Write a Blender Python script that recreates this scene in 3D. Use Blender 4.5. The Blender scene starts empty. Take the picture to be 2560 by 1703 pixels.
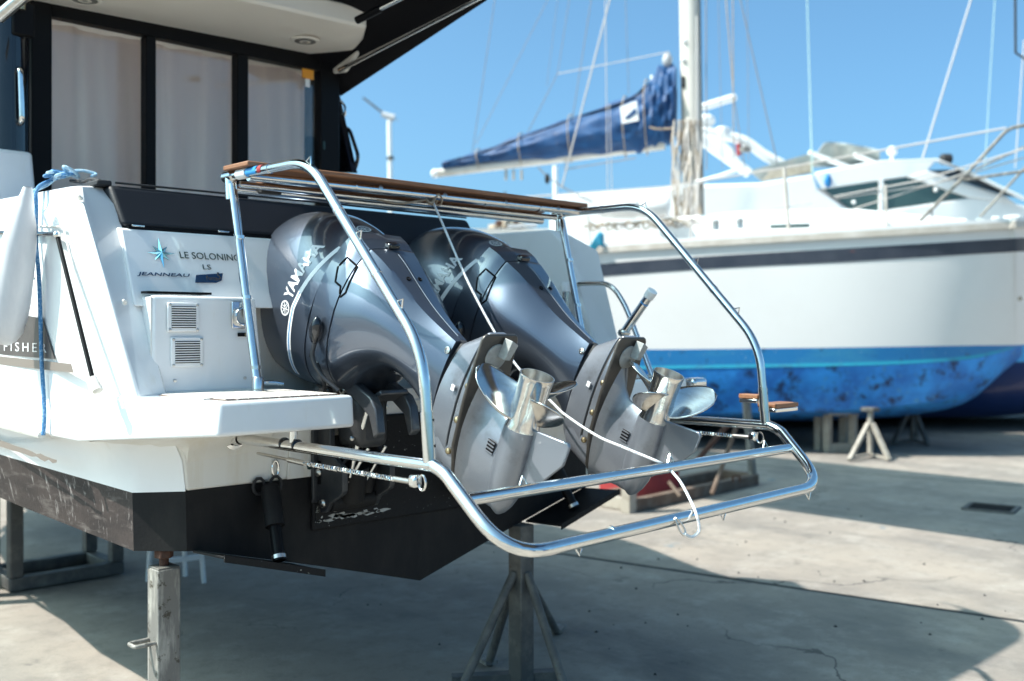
import bpy, bmesh, math, random
from mathutils import Vector, Matrix, Euler
from mathutils.bvhtree import BVHTree
R = math.radians
rnd = random.Random(7)
sc = bpy.context.scene
COL = sc.collection

# ------------------------------------------------------------------ camera
CAM = Vector((-2.649, -3.375, 1.65))
YAW = R(46.0)                        # viewing direction, measured from +X
FWD = Vector((math.cos(YAW), math.sin(YAW), 0))
RGT = Vector((math.sin(YAW), -math.cos(YAW), 0))
FPX, CX, HY = 2560.0, 1280.0, 822.0  # focal length and horizon of the photograph, in its own pixels
cd = bpy.data.cameras.new('camera'); cam = bpy.data.objects.new('camera', cd); COL.objects.link(cam)
cam.location = CAM
cam.rotation_euler = (R(90), 0, YAW - R(90))
cd.lens = 36.0; cd.sensor_width = 36.0
cd.shift_y = -(851.5 - 822.0) / 2560.0
cd.clip_start = 0.05; cd.clip_end = 3000
cd.dof.use_dof = True; cd.dof.focus_distance = 3.5; cd.dof.aperture_fstop = 1.9
sc.camera = cam

# ------------------------------------------------------------------ light
TOSUN = Vector((-0.68, 0.39, 1.0)).normalized()
SUN_EL = math.asin(TOSUN.z)
w = bpy.data.worlds.new('World'); sc.world = w; w.use_nodes = True
nt = w.node_tree; nt.nodes.clear()
sky = nt.nodes.new('ShaderNodeTexSky'); sky.sky_type = 'NISHITA'; sky.sun_disc = False
sky.sun_elevation = SUN_EL; sky.sun_rotation = math.atan2(TOSUN.x, TOSUN.y)
sky.air_density = 0.55; sky.dust_density = 4.0; sky.ozone_density = 6.0; sky.altitude = 0
bg = nt.nodes.new('ShaderNodeBackground'); bg.inputs[1].default_value = 0.15
out = nt.nodes.new('ShaderNodeOutputWorld')
tint = nt.nodes.new('ShaderNodeMix'); tint.data_type = 'RGBA'; tint.blend_type = 'MULTIPLY'; tint.inputs[0].default_value = 1; tint.inputs[7].default_value = (.66, .96, .87, 1)
nt.links.new(sky.outputs[0], tint.inputs[6]); nt.links.new(tint.outputs[2], bg.inputs[0]); nt.links.new(bg.outputs[0], out.inputs[0])
sl = bpy.data.lights.new('sun', 'SUN'); sl.energy = 3.2; sl.angle = R(0.53); sl.color = (1.0, 0.945, 0.875)
so = bpy.data.objects.new('sun', sl); COL.objects.link(so)
so.rotation_euler = (-TOSUN).to_track_quat('-Z', 'Y').to_euler(); so.location = (-20, 12, 30)
sc.view_settings.view_transform = 'Standard'; sc.view_settings.look = 'None'
sc.view_settings.exposure = 1.28; sc.view_settings.gamma = 1.0; sc.view_settings.use_curve_mapping = False
sc.render.engine = 'CYCLES'; sc.cycles.max_bounces = 8; sc.cycles.transparent_max_bounces = 12
sc.cycles.caustics_reflective = False; sc.cycles.caustics_refractive = False; sc.cycles.sample_clamp_indirect = 6

# ------------------------------------------------------------------ where a seen point lies on a real plane
def ray(px, py): return FWD + RGT * ((px - CX) / FPX) + Vector((0, 0, (HY - py) / FPX))
def onX(px, py, X): d = ray(px, py); return CAM + d * ((X - CAM.x) / d.x)
def onY(px, py, Y): d = ray(px, py); return CAM + d * ((Y - CAM.y) / d.y)
def onZ(px, py, Z): d = ray(px, py); return CAM + d * ((Z - CAM.z) / d.z)
def onD(px, py, D): return CAM + ray(px, py) * D
def onP(px, py, p, n):
    d = ray(px, py); n = Vector(n); return CAM + d * ((Vector(p) - CAM).dot(n) / d.dot(n))

# ------------------------------------------------------------------ materials
M = {}
def mat(name, col, rough=.5, metal=0., coat=0., spec=.5, var=None, bump=None, spots=None, trans=0., ior=1.5, sheen=0.):
    """var=(scale, col2, lo, hi[, stretch]) blends a second colour by noise; spots adds a finer, harder layer; bump=(scale, strength)."""
    m = bpy.data.materials.new(name); m.use_nodes = True; n = m.node_tree; b = n.nodes['Principled BSDF']
    b.inputs['Base Color'].default_value = (*col, 1); b.inputs['Roughness'].default_value = rough
    b.inputs['Metallic'].default_value = metal; b.inputs['Coat Weight'].default_value = coat; b.inputs['Coat Roughness'].default_value = .03
    b.inputs['Specular IOR Level'].default_value = spec; b.inputs['Transmission Weight'].default_value = trans; b.inputs['IOR'].default_value = ior
    b.inputs['Sheen Weight'].default_value = sheen
    tc = n.nodes.new('ShaderNodeTexCoord'); last = None
    for layer in ([var] if var else []) + (spots if isinstance(spots, list) else [spots] if spots else []):
        sc_, c2, lo, hi = layer[:4]; st = layer[4] if len(layer) > 4 else (1, 1, 1)
        mp = n.nodes.new('ShaderNodeMapping'); mp.inputs['Scale'].default_value = st
        n.links.new(tc.outputs['Object'], mp.inputs[0])
        no = n.nodes.new('ShaderNodeTexNoise'); no.inputs['Scale'].default_value = sc_; no.inputs['Detail'].default_value = 8
        no.inputs['Roughness'].default_value = .65; n.links.new(mp.outputs[0], no.inputs['Vector'])
        rp = n.nodes.new('ShaderNodeMapRange'); rp.inputs['From Min'].default_value = lo; rp.inputs['From Max'].default_value = hi; rp.clamp = True
        n.links.new(no.outputs[0], rp.inputs['Value'])
        mx = n.nodes.new('ShaderNodeMix'); mx.data_type = 'RGBA'
        n.links.new(rp.outputs[0], mx.inputs[0])
        if last is None: mx.inputs[6].default_value = (*col, 1)
        else: n.links.new(last, mx.inputs[6])
        mx.inputs[7].default_value = (*c2, 1); last = mx.outputs[2]
    if last is not None: n.links.new(last, b.inputs['Base Color'])
    if bump:
        no = n.nodes.new('ShaderNodeTexNoise'); no.inputs['Scale'].default_value = bump[0]; no.inputs['Detail'].default_value = 5
        n.links.new(tc.outputs['Object'], no.inputs['Vector'])
        bp = n.nodes.new('ShaderNodeBump'); bp.inputs['Strength'].default_value = bump[1]; bp.inputs['Distance'].default_value = .01
        n.links.new(no.outputs[0], bp.inputs['Height']); n.links.new(bp.outputs[0], b.inputs['Normal'])
    M[name] = m; return m

mat('gelcoat', (.84, .84, .84), .22, coat=.6, var=(3, (.79, .79, .78), .45, .8), spots=[(16, (.60, .58, .55), .74, .82), (5, (.74, .71, .66), .60, .80, (2, 2, .4))], bump=(1.3, .02))
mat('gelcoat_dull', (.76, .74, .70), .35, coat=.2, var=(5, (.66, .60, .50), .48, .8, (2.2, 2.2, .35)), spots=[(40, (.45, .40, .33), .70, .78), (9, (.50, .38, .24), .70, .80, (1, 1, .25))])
mat('liner', (.90, .83, .75), .45, var=(2, (.86, .79, .71), .4, .8))
mat('antifoul', (.010, .010, .011), .6, spec=.2, var=(6, (.020, .019, .018), .45, .7, (1, 1, .5)), spots=[(60, (.25, .26, .25), .73, .77)], bump=(90, .15))
mat('antifoul_side', (.058, .044, .040), .65, spec=.25, var=(5, (.032, .025, .024), .4, .65, (2, .7, 2)), spots=[(22, (.30, .27, .255), .585, .70, (1, 1.6, .5)), (9, (.13, .11, .10), .55, .7, (3, .6, 3))], bump=(60, .2))
mat('paint_flakes', (.011, .011, .012), .6, spec=.2, spots=[(70, (.45, .47, .44), .665, .69)], bump=(60, .3))
mat('worn_edge', (.014, .014, .014), .65, spec=.2, spots=[(75, (.55, .57, .52), .55, .58), (20, (.20, .16, .10), .62, .7)], bump=(60, .4))
mat('steel', (.80, .79, .77), .085, metal=1., var=(30, (.72, .72, .72), .4, .7))
mat('steel_satin', (.62, .60, .57), .28, metal=1., var=(60, (.50, .48, .45), .4, .7))
mat('prop_steel', (.74, .71, .67), .16, metal=1., var=(18, (.58, .53, .48), .45, .75, (1, 3, 1)))
mat('engine_grey', (.088, .114, .162), .33, metal=.8, coat=1., var=(900, (.125, .145, .185), .4, .7))
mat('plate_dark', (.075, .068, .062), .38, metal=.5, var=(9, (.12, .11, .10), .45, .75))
mat('bracket_grey', (.075, .080, .09), .36, metal=.4, coat=.3, var=(20, (.12, .12, .12), .5, .75))
mat('engine_leg', (.205, .225, .262), .34, metal=.55, coat=.5, var=(500, (.26, .275, .31), .4, .7), spots=[(7, (.14, .147, .16), .55, .75), (55, (.45, .45, .45), .70, .74)])
mat('engine_dark', (.035, .037, .042), .4, metal=.2, var=(20, (.06, .06, .06), .45, .75))
mat('black', (.004, .004, .005), .45, spec=.15)
mat('joint_seal', (.030, .034, .036), .85, spec=.2, var=(7, (.07, .07, .065), .5, .7))
mat('black_gloss', (.008, .009, .013), .12, coat=.5)
mat('rubber', (.02, .02, .022), .7)
mat('vinyl', (.010, .011, .015), .5, spec=.35, bump=(260, .12), var=(3, (.014, .015, .02), .4, .7))
mat('canvas', (.004, .004, .006), .85, spec=.2, bump=(300, .2))
def curtain_mat():
    m = mat('curtain', (.92, .80, .75), .9, var=(3, (.86, .73, .68), .4, .7, (6, 6, .5)), bump=(400, .1)); n = m.node_tree; b = n.nodes['Principled BSDF']; o = n.nodes['Material Output']
    t = n.nodes.new('ShaderNodeBsdfTranslucent'); t.inputs[0].default_value = (.90, .80, .76, 1); x = n.nodes.new('ShaderNodeMixShader'); x.inputs[0].default_value = .6
    n.links.new(b.outputs[0], x.inputs[1]); n.links.new(t.outputs[0], x.inputs[2]); n.links.new(x.outputs[0], o.inputs[0])
curtain_mat()
mat('teak', (.30, .14, .07), .55, var=(14, (.20, .085, .04), .4, .7, (.4, 8, 8)))
mat('teak_grey', (.70, .65, .60), .7, var=(20, (.58, .52, .46), .4, .75, (8, 1.2, 8)))
mat('caulk', (.10, .05, .03), .7)
mat('decal_white', (.82, .83, .84), .3)
mat('decal_blue', (.05, .28, .62), .3)
mat('decal_dark', (.06, .048, .045), .35, var=(6, (.09, .075, .07), .4, .7))
mat('decal_taupe', (.20, .165, .14), .35)
mat('ink', (.012, .04, .04), .4)
mat('badge_blue', (.012, .045, .11), .25, coat=.5)
mat('emblem', (.25, .55, .70), .12, metal=1.)
mat('fender', (.66, .66, .68), .42, var=(6, (.56, .57, .60), .4, .75, (3, 3, .6)), bump=(90, .04))
mat('rope_blue', (.05, .20, .42), .8, var=(120, (.25, .42, .6), .5, .6), bump=(500, .5))
mat('rope_pale', (.35, .56, .72), .8, var=(120, (.6, .72, .8), .5, .6), bump=(500, .5))
mat('rope_white', (.80, .83, .84), .8, var=(150, (.04, .14, .40), .60, .63), bump=(500, .5))
mat('line_grey', (.22, .22, .23), .7)
mat('line_pale', (.55, .51, .48), .7)
mat('line_tan', (.42, .34, .26), .85, var=(30, (.25, .19, .14), .4, .7))
mat('wire_green', (.42, .58, .54), .4)
mat('orange', (.80, .33, .03), .5)
mat('zinc', (.42, .43, .42), .6, metal=.3, var=(25, (.30, .30, .28), .4, .7))
mat('gold', (.45, .36, .22), .35, metal=1.)
mat('stand_steel', (.085, .085, .08), .6, metal=.15, var=(9, (.17, .16, .14), .45, .7), spots=[(26, (.08, .06, .045), .62, .7), (17, (.08, .22, .15), .70, .74)], bump=(40, .15))
mat('stand_post', (.17, .16, .145), .6, metal=.1, var=(7, (.36, .34, .30), .47, .64, (4, 4, .8)), spots=[(30, (.06, .05, .035), .58, .66), (15, (.08, .26, .17), .70, .74)], bump=(50, .15))
mat('rust', (.075, .028, .015), .85, var=(25, (.06, .03, .02), .4, .65), bump=(70, .4))
mat('rusty_beam', (.13, .085, .06), .8, var=(6, (.20, .155, .12), .45, .65), spots=(20, (.10, .05, .03), .6, .7), bump=(40, .2))
mat('red_paint', (.32, .028, .030), .55, var=(5, (.20, .02, .025), .4, .7))
mat('pale_paint', (.36, .33, .28), .6, var=(9, (.24, .21, .17), .5, .7))
mat('bare_timber', (.42, .37, .30), .8, var=(9, (.30, .26, .20), .4, .7))
mat('hull_white', (.80, .785, .765), .3, coat=.3, var=(.8, (.76, .74, .715), .45, .75), spots=[(3, (.62, .55, .45), .68, .78, (3, 3, .35))])
mat('deck_white', (.80, .80, .79), .35)
mat('stripe_navy', (.030, .038, .058), .4, var=(3, (.055, .062, .082), .4, .7), spots=[(7, (.45, .10, .06), .68, .72, (.4, 1, 3))])
mat('boot_teal', (.012, .19, .46), .5, var=(3, (.05, .30, .48), .5, .75, (.3, .3, 1)), spots=[(14, (.5, .6, .6), .64, .7, (4, 4, .3)), (8, (.02, .04, .05), .62, .7)])
mat('boot_aqua', (.02, .34, .50), .5, var=(4, (.05, .22, .36), .5, .7))
mat('bottom_blue', (.015, .17, .56), .6, var=(2.2, (.03, .32, .84), .42, .62), spots=[(4.2, (.008, .035, .11), .53, .63), (11, (.08, .30, .55), .60, .70, (1, 1, .6)), (9, (.05, .035, .03), .66, .74)], bump=(12, .15))
mat('sail_cover', (.004, .046, .15), .6, spots=[(5, (.10, .09, .08), .66, .76)], var=(3, (.010, .095, .26), .4, .7), bump=(9, .6))
mat('mast_alloy', (.66, .62, .56), .45, metal=.15, var=(3, (.56, .51, .44), .45, .7, (4, 4, .4)))
mat('boom_paint', (.66, .63, .58), .5, var=(3, (.52, .47, .40), .45, .7))
mat('tan_rail', (.50, .45, .39), .6, var=(4, (.66, .62, .57), .4, .7))
mat('yacht_blue', (.008, .035, .16), .4, coat=.4)
mat('yacht_light', (.02, .26, .58), .4, coat=.3)
mat('spray_cover', (.30, .34, .33), .3, var=(3, (.42, .40, .36), .45, .7))
mat('dark_green_glass', (.045, .085, .082), .06, spec=.8)
mat('hoist_blue', (.05, .12, .30), .5)
mat('tank_grey', (.45, .46, .48), .5)

def glass(name, tint, ior=1.5, rough=0.0):
    m = bpy.data.materials.new(name); m.use_nodes = True; n = m.node_tree; n.nodes.clear()
    o = n.nodes.new('ShaderNodeOutputMaterial'); mx = n.nodes.new('ShaderNodeMixShader'); fr = n.nodes.new('ShaderNodeFresnel')
    fr.inputs[0].default_value = ior; t = n.nodes.new('ShaderNodeBsdfTransparent'); t.inputs[0].default_value = (*tint, 1)
    g = n.nodes.new('ShaderNodeBsdfGlossy'); g.inputs['Roughness'].default_value = rough
    n.links.new(fr.outputs[0], mx.inputs[0]); n.links.new(t.outputs[0], mx.inputs[1]); n.links.new(g.outputs[0], mx.inputs[2]); n.links.new(mx.outputs[0], o.inputs[0])
    M[name] = m
glass('pane', (.98, .95, .93), 1.55)
glass('tinted', (.97, .97, .97), 1.45)
glass('yacht_glass', (.35, .55, .52), 1.6)

def concrete():
    m = bpy.data.materials.new('concrete'); m.use_nodes = True; n = m.node_tree; b = n.nodes['Principled BSDF']
    g = n.nodes.new('ShaderNodeNewGeometry')
    def noise(scale, detail=8, rough=.6, st=(1, 1, 1)):
        mp = n.nodes.new('ShaderNodeMapping'); mp.inputs['Scale'].default_value = st; n.links.new(g.outputs['Position'], mp.inputs[0])
        t = n.nodes.new('ShaderNodeTexNoise'); t.inputs['Scale'].default_value = scale; t.inputs['Detail'].default_value = detail; t.inputs['Roughness'].default_value = rough
        n.links.new(mp.outputs[0], t.inputs['Vector']); return t.outputs[0]
    def rng(s, lo, hi, a=0., c=1.):
        r = n.nodes.new('ShaderNodeMapRange'); r.inputs['From Min'].default_value = lo; r.inputs['From Max'].default_value = hi
        r.inputs['To Min'].default_value = a; r.inputs['To Max'].default_value = c; n.links.new(s, r.inputs['Value']); return r.outputs[0]
    def mix(f, a, c2):
        x = n.nodes.new('ShaderNodeMix'); x.data_type = 'RGBA'; n.links.new(f, x.inputs[0])
        if isinstance(a, tuple): x.inputs[6].default_value = (*[q * .96 for q in a], 1)
        else: n.links.new(a, x.inputs[6])
        x.inputs[7].default_value = (*[q * .96 for q in c2], 1); return x.outputs[2]
    c = mix(rng(noise(.55), .38, .62), (.36, .315, .265), (.245, .222, .196))
    c = mix(rng(noise(2.6, 10, .7), .5, .72), c, (.40, .365, .32))
    c = mix(rng(noise(1.1, 8, .7, (1, .5, 1)), .52, .70, 0, .8), c, (.150, .142, .135))
    c = mix(rng(noise(7.5, 10, .75), .50, .68, 0, .55), c, (.19, .172, .15))
    c = mix(rng(noise(3.3, 6, .6), .66, .76, 0, .85), c, (.09, .088, .088))
    c = mix(rng(noise(.9, 10, .72, (1, .45, 1)), .54, .70, 0, .7), c, (.20, .185, .165))
    c = mix(rng(noise(1.9, 10, .75), .62, .70, 0, .8), c, (.085, .085, .088))
    c = mix(rng(noise(38, 6, .7), .60, .70, 0, .6), c, (.14, .125, .105))
    c = mix(rng(noise(2.3, 3, .5), .72, .75, 0, .5), c, (.06, .16, .22))
    c = mix(rng(noise(5.2, 9, .75), .66, .72, 0, .6), c, (.52, .48, .42))
    wv = n.nodes.new('ShaderNodeTexNoise'); wv.inputs['Scale'].default_value = 1.6; wv.inputs['Detail'].default_value = 6; n.links.new(g.outputs['Position'], wv.inputs['Vector'])
    wm_ = n.nodes.new('ShaderNodeVectorMath'); wm_.operation = 'MULTIPLY_ADD'; wm_.inputs[1].default_value = (.9, .9, 0); n.links.new(wv.outputs['Color'], wm_.inputs[0]); n.links.new(g.outputs['Position'], wm_.inputs[2])
    vo = n.nodes.new('ShaderNodeTexVoronoi'); vo.feature = 'DISTANCE_TO_EDGE'; vo.inputs['Scale'].default_value = .30; n.links.new(wm_.outputs[0], vo.inputs['Vector'])
    mk = n.nodes.new('ShaderNodeMath'); mk.operation = 'MULTIPLY'; n.links.new(rng(vo.outputs['Distance'], .0022, .0005, 0, 1), mk.inputs[0]); n.links.new(rng(noise(.5, 2), .5, .56, 0, .75), mk.inputs[1])
    c = mix(mk.outputs[0], c, (.05, .05, .05))
    n.links.new(c, b.inputs['Base Color']); b.inputs['Roughness'].default_value = .85; b.inputs['Specular IOR Level'].default_value = .3
    bp = n.nodes.new('ShaderNodeBump'); bp.inputs['Strength'].default_value = .35; bp.inputs['Distance'].default_value = .01
    n.links.new(noise(55, 8, .7), bp.inputs['Height']); n.links.new(bp.outputs[0], b.inputs['Normal'])
    M['concrete'] = m
concrete()

# ------------------------------------------------------------------ mesh building
def smooth_path(pts, r, seg=6):
    """round the corners of a polyline with radius-like distance r"""
    pts = [Vector(p) for p in pts]; res = [pts[0]]
    for i in range(1, len(pts) - 1):
        p, a, b = pts[i], pts[i - 1], pts[i + 1]
        da, db = (a - p), (b - p); d = min(r, da.length * .49, db.length * .49)
        A, B = p + da.normalized() * d, p + db.normalized() * d
        for k in range(seg + 1):
            t = k / seg; res.append(A * (1 - t) ** 2 + p * 2 * t * (1 - t) + B * t * t)
    res.append(pts[-1]); return res
def catmull(pts, seg=8):
    pts = [Vector(p) for p in pts]; P = [pts[0] * 2 - pts[1]] + pts + [pts[-1] * 2 - pts[-2]]; res = []
    for i in range(1, len(P) - 2):
        a, b, c, d = P[i - 1:i + 3]
        for k in range(seg):
            t = k / seg
            res.append(.5 * ((2 * b) + (c - a) * t + (2 * a - 5 * b + 4 * c - d) * t * t + (3 * b - a - 3 * c + d) * t ** 3))
    res.append(pts[-1]); return res

class MB:
    def __init__(s): s.v = []; s.f = []
    def add(s, vs, fs):
        o = len(s.v); s.v += [tuple(x) for x in vs]; s.f += [tuple(i + o for i in f) for f in fs]; return s
    def hexa(s, a):      # 8 corners: bottom ring 0-3, top ring 4-7
        return s.add(a, [(3, 2, 1, 0), (4, 5, 6, 7), (0, 1, 5, 4), (1, 2, 6, 5), (2, 3, 7, 6), (3, 0, 4, 7)])
    def box(s, c, d, rot=None):
        c = Vector(c); x, y, z = d[0] / 2, d[1] / 2, d[2] / 2
        vs = [Vector(p) for p in ((-x, -y, -z), (x, -y, -z), (x, y, -z), (-x, y, -z), (-x, -y, z), (x, -y, z), (x, y, z), (-x, y, z))]
        if rot is not None:
            m = rot if isinstance(rot, Matrix) else Euler(rot).to_matrix()
            vs = [m @ v for v in vs]
        return s.hexa([c + v for v in vs])
    def bar(s, a, b, w, h=None, up=(0, 0, 1)):   # square bar from a to b
        a, b = Vector(a), Vector(b); h = h or w; d = (b - a).normalized(); u = Vector(up)
        if abs(d.dot(u)) > .99: u = Vector((0, 1, 0))
        sd = d.cross(u).normalized(); u = sd.cross(d).normalized(); sd *= w / 2; u *= h / 2
        return s.hexa([a - sd - u, a + sd - u, a + sd + u, a - sd + u, b - sd - u, b + sd - u, b + sd + u, b - sd + u])
    def tube(s, pts, r, n=12, cap=True, closed=False):
        pts = [Vector(p) for p in pts]; N = len(pts); rs = r if isinstance(r, (list, tuple)) else [r] * N
        tang = []
        for i in range(N):
            if closed: t = pts[(i + 1) % N] - pts[i - 1]
            else: t = pts[min(i + 1, N - 1)] - pts[max(i - 1, 0)]
            tang.append(t.normalized() if t.length > 1e-9 else Vector((0, 0, 1)))
        u = tang[0].orthogonal().normalized(); vs = []; fs = []
        for i in range(N):
            t = tang[i]; u = (u - t * u.dot(t)); u = u.normalized() if u.length > 1e-6 else t.orthogonal().normalized(); w_ = t.cross(u)
            for k in range(n):
                a = 2 * math.pi * k / n; vs.append(pts[i] + (u * math.cos(a) + w_ * math.sin(a)) * rs[i])
        for i in range(N - (0 if closed else 1)):
            j = (i + 1) % N
            for k in range(n): fs.append((i * n + k, i * n + (k + 1) % n, j * n + (k + 1) % n, j * n + k))
        if cap and not closed: fs += [tuple(range(n - 1, -1, -1)), tuple(range((N - 1) * n, N * n))]
        return s.add(vs, fs)
    def rings(s, rg, cap=True, closed=True):     # rings of equal length joined in order
        n = len(rg[0]); vs = [p for r in rg for p in r]; fs = []
        for i in range(len(rg) - 1):
            for k in range(n if closed else n - 1):
                k2 = (k + 1) % n; fs.append((i * n + k, i * n + k2, (i + 1) * n + k2, (i + 1) * n + k))
        if cap: fs += [tuple(range(n - 1, -1, -1)), tuple(range((len(rg) - 1) * n, len(rg) * n))]
        return s.add(vs, fs)
    def lathe(s, prof, o, d, n=24, cap=False):   # prof: (along, radius)
        o, d = Vector(o), Vector(d).normalized(); u = d.orthogonal().normalized(); w_ = d.cross(u)
        return s.rings([[o + d * h + (u * math.cos(2 * math.pi * k / n) + w_ * math.sin(2 * math.pi * k / n)) * max(r, 1e-5) for k in range(n)] for h, r in prof], cap=cap)
    def prism(s, poly, ext):                     # 3D polygon pushed along ext
        poly = [Vector(p) for p in poly]; e = Vector(ext); n = len(poly)
        return s.add(poly + [p + e for p in poly], [tuple(range(n - 1, -1, -1)), tuple(range(n, 2 * n))] + [(k, (k + 1) % n, n + (k + 1) % n, n + k) for k in range(n)])
    def ball(s, c, r, n=12, sx=1, sy=1, sz=1):
        c = Vector(c); rg = []
        for i in range(1, n):
            t = math.pi * i / n
            rg.append([c + Vector((r * sx * math.sin(t) * math.cos(2 * math.pi * k / (2 * n)), r * sy * math.sin(t) * math.sin(2 * math.pi * k / (2 * n)), -r * sz * math.cos(t))) for k in range(2 * n)])
        return s.rings(rg)
    def grid(s, fn, nu, nv):
        vs = [fn(i / nu, j / nv) for j in range(nv + 1) for i in range(nu + 1)]
        return s.add(vs, [(j * (nu + 1) + i, j * (nu + 1) + i + 1, (j + 1) * (nu + 1) + i + 1, (j + 1) * (nu + 1) + i) for j in range(nv) for i in range(nu)])
    def build(s, name, m, parent=None, bevel=0, ang=38, solid=0, world=True, fix=True, seg=2):
        """world=True: the coordinates are world ones even under a moved parent."""
        me = bpy.data.meshes.new(name); me.from_pydata(s.v, [], s.f); me.update()
        if fix:
            bm = bmesh.new(); bm.from_mesh(me); bmesh.ops.recalc_face_normals(bm, faces=bm.faces); bm.to_mesh(me); bm.free()
        me.materials.append(M[m] if isinstance(m, str) else m)
        for p in me.polygons: p.use_smooth = True
        me.set_sharp_from_angle(angle=R(ang))
        o = bpy.data.objects.new(name, me); COL.objects.link(o)
        if parent is not None:
            o.parent = parent
            if world: o.matrix_parent_inverse = wm(parent).inverted()
        if solid:
            q = o.modifiers.new('solid', 'SOLIDIFY'); q.thickness = solid; q.offset = 0
        if bevel:
            q = o.modifiers.new('bevel', 'BEVEL'); q.width = bevel; q.segments = seg; q.limit_method = 'ANGLE'; q.angle_limit = R(28)
            q.harden_normals = False
        return o
def wm(o):
    m = Matrix.LocRotScale(o.location, o.rotation_euler, o.scale)
    return (wm(o.parent) @ o.matrix_parent_inverse @ m) if o.parent else m
def tag(o, label=None, cat=None, group=None, kind=None):
    if label: o['label'] = label
    if cat: o['category'] = cat
    if group: o['group'] = group
    if kind: o['kind'] = kind
    return o
def empty(name, loc=(0, 0, 0), rot=(0, 0, 0), label=None, cat=None, group=None):
    o = bpy.data.objects.new(name, None); COL.objects.link(o); o.location = loc; o.rotation_euler = rot
    return tag(o, label, cat, group)
def copy_tree(o, parent=None):
    c = o.copy(); COL.objects.link(c)
    if parent is not None: c.parent = parent; c.matrix_parent_inverse = o.matrix_parent_inverse
    for ch in list(o.children): copy_tree(ch, c)
    return c
def text_mesh(body, size=1., bold=0., shear=0., space=1., ext=0.):
    cu = bpy.data.curves.new('lettering', 'FONT'); cu.body = body; cu.size = size; cu.offset = bold; cu.shear = shear; cu.space_character = space
    cu.extrude = ext; cu.resolution_u = 3
    o = bpy.data.objects.new('lettering', cu); COL.objects.link(o)
    dg = bpy.context.evaluated_depsgraph_get(); me = bpy.data.meshes.new_from_object(o.evaluated_get(dg))
    v = [x.co.copy() for x in me.vertices]; f = [tuple(p.vertices) for p in me.polygons]
    bpy.data.objects.remove(o); bpy.data.curves.remove(cu); bpy.data.meshes.remove(me)
    x0 = min(p.x for p in v); x1 = max(p.x for p in v); y0 = min(p.y for p in v); y1 = max(p.y for p in v)
    return [((p.x - x0) / (x1 - x0), (p.y - y0) / (y1 - y0), p.z) for p in v], f     # normalised to 0..1
def lettering(name, body, o, u, vv, width, height, m, parent, lift=.0015, **k):
    """lettering laid flat: o lower-left corner, u along the line, vv up"""
    v, f = text_mesh(body, ext=.01, **k); o, u, vv = Vector(o), Vector(u).normalized(), Vector(vv).normalized(); nn = u.cross(vv)
    mb = MB(); mb.add([o + u * (p[0] * width) + vv * (p[1] * height) + nn * (lift if p[2] > 0 else lift * .3) for p in v], f)
    return mb.build(name, m, parent, fix=False)
# ================================================================== ground
mb = MB(); mb.add([(-900, -900, -.03), (900, -900, -.03), (900, 900, -.03), (-900, 900, -.03)], [(0, 1, 2, 3)])
ground = tag(mb.build('ground', 'concrete', fix=False), 'pale concrete yard', kind='structure')
J0 = onZ(1444, 1390, 0); J1 = onZ(2560, 1553, 0); ja = math.atan2(J1.y - J0.y, J1.x - J0.x) + R(90)
jd = Vector((math.cos(ja - R(90)), math.sin(ja - R(90)), 0)); jn = Vector((-jd.y, jd.x, 0))
LX, LY = 5.5, 22.0
for i in range(-3, 6):
    for k in range(-1, 1):
        o = J0 + jn * (i * LX) + jd * (k * LY + 6.0); g = .028
        a = [o + jn * g + jd * g, o + jn * g + jd * (LY - g), o + jn * (LX - g) + jd * (LY - g), o + jn * (LX - g) + jd * g]
        mb = MB(); mb.hexa([p + Vector((0, 0, -.06)) for p in a] + [p + Vector((0, 0, 0)) for p in a])
        s = mb.build('concrete_slab', 'concrete', ground, bevel=.008, seg=1)
for i in range(-2, 6):
    o = J0 + jn * (i * LX); a, b = o - jd * 18, o + jd * 30
    q = [a - jn * .03, a + jn * .03, b + jn * .03, b - jn * .03]
    MB().hexa([p + Vector((0, 0, -.028)) for p in q] + [p + Vector((0, 0, -.004)) for p in q]).build('joint_seal', 'joint_seal', ground)
# drain grate in the concrete
gc = onZ(2478, 1272, 0)
gr = empty('drain_grate', gc, (0, 0, ja), 'dark square drain grate set in the concrete at the right', 'drain')
mb = MB()
for a, b in (((-.2, -.2), (.2, -.2)), ((.2, -.2), (.2, .2)), ((.2, .2), (-.2, .2)), ((-.2, .2), (-.2, -.2))): mb.bar((a[0], a[1], .006), (b[0], b[1], .006), .04, .02)
mb.build('frame', 'stand_steel', gr, world=False)
for i in range(9):
    x = -.16 + i * .04; MB().bar((x, -.18, .005), (x, .18, .005), .016, .012).build('bar', 'antifoul', gr, world=False)

# ================================================================== motor boat
XM = .07
def mir(p): return Vector((2 * XM - p[0], p[1], p[2]))
boat = empty('motorboat', (XM, 0, .588), label='white motorboat with twin outboards, stern towards us, hull propped on stands', cat='boat')
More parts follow.
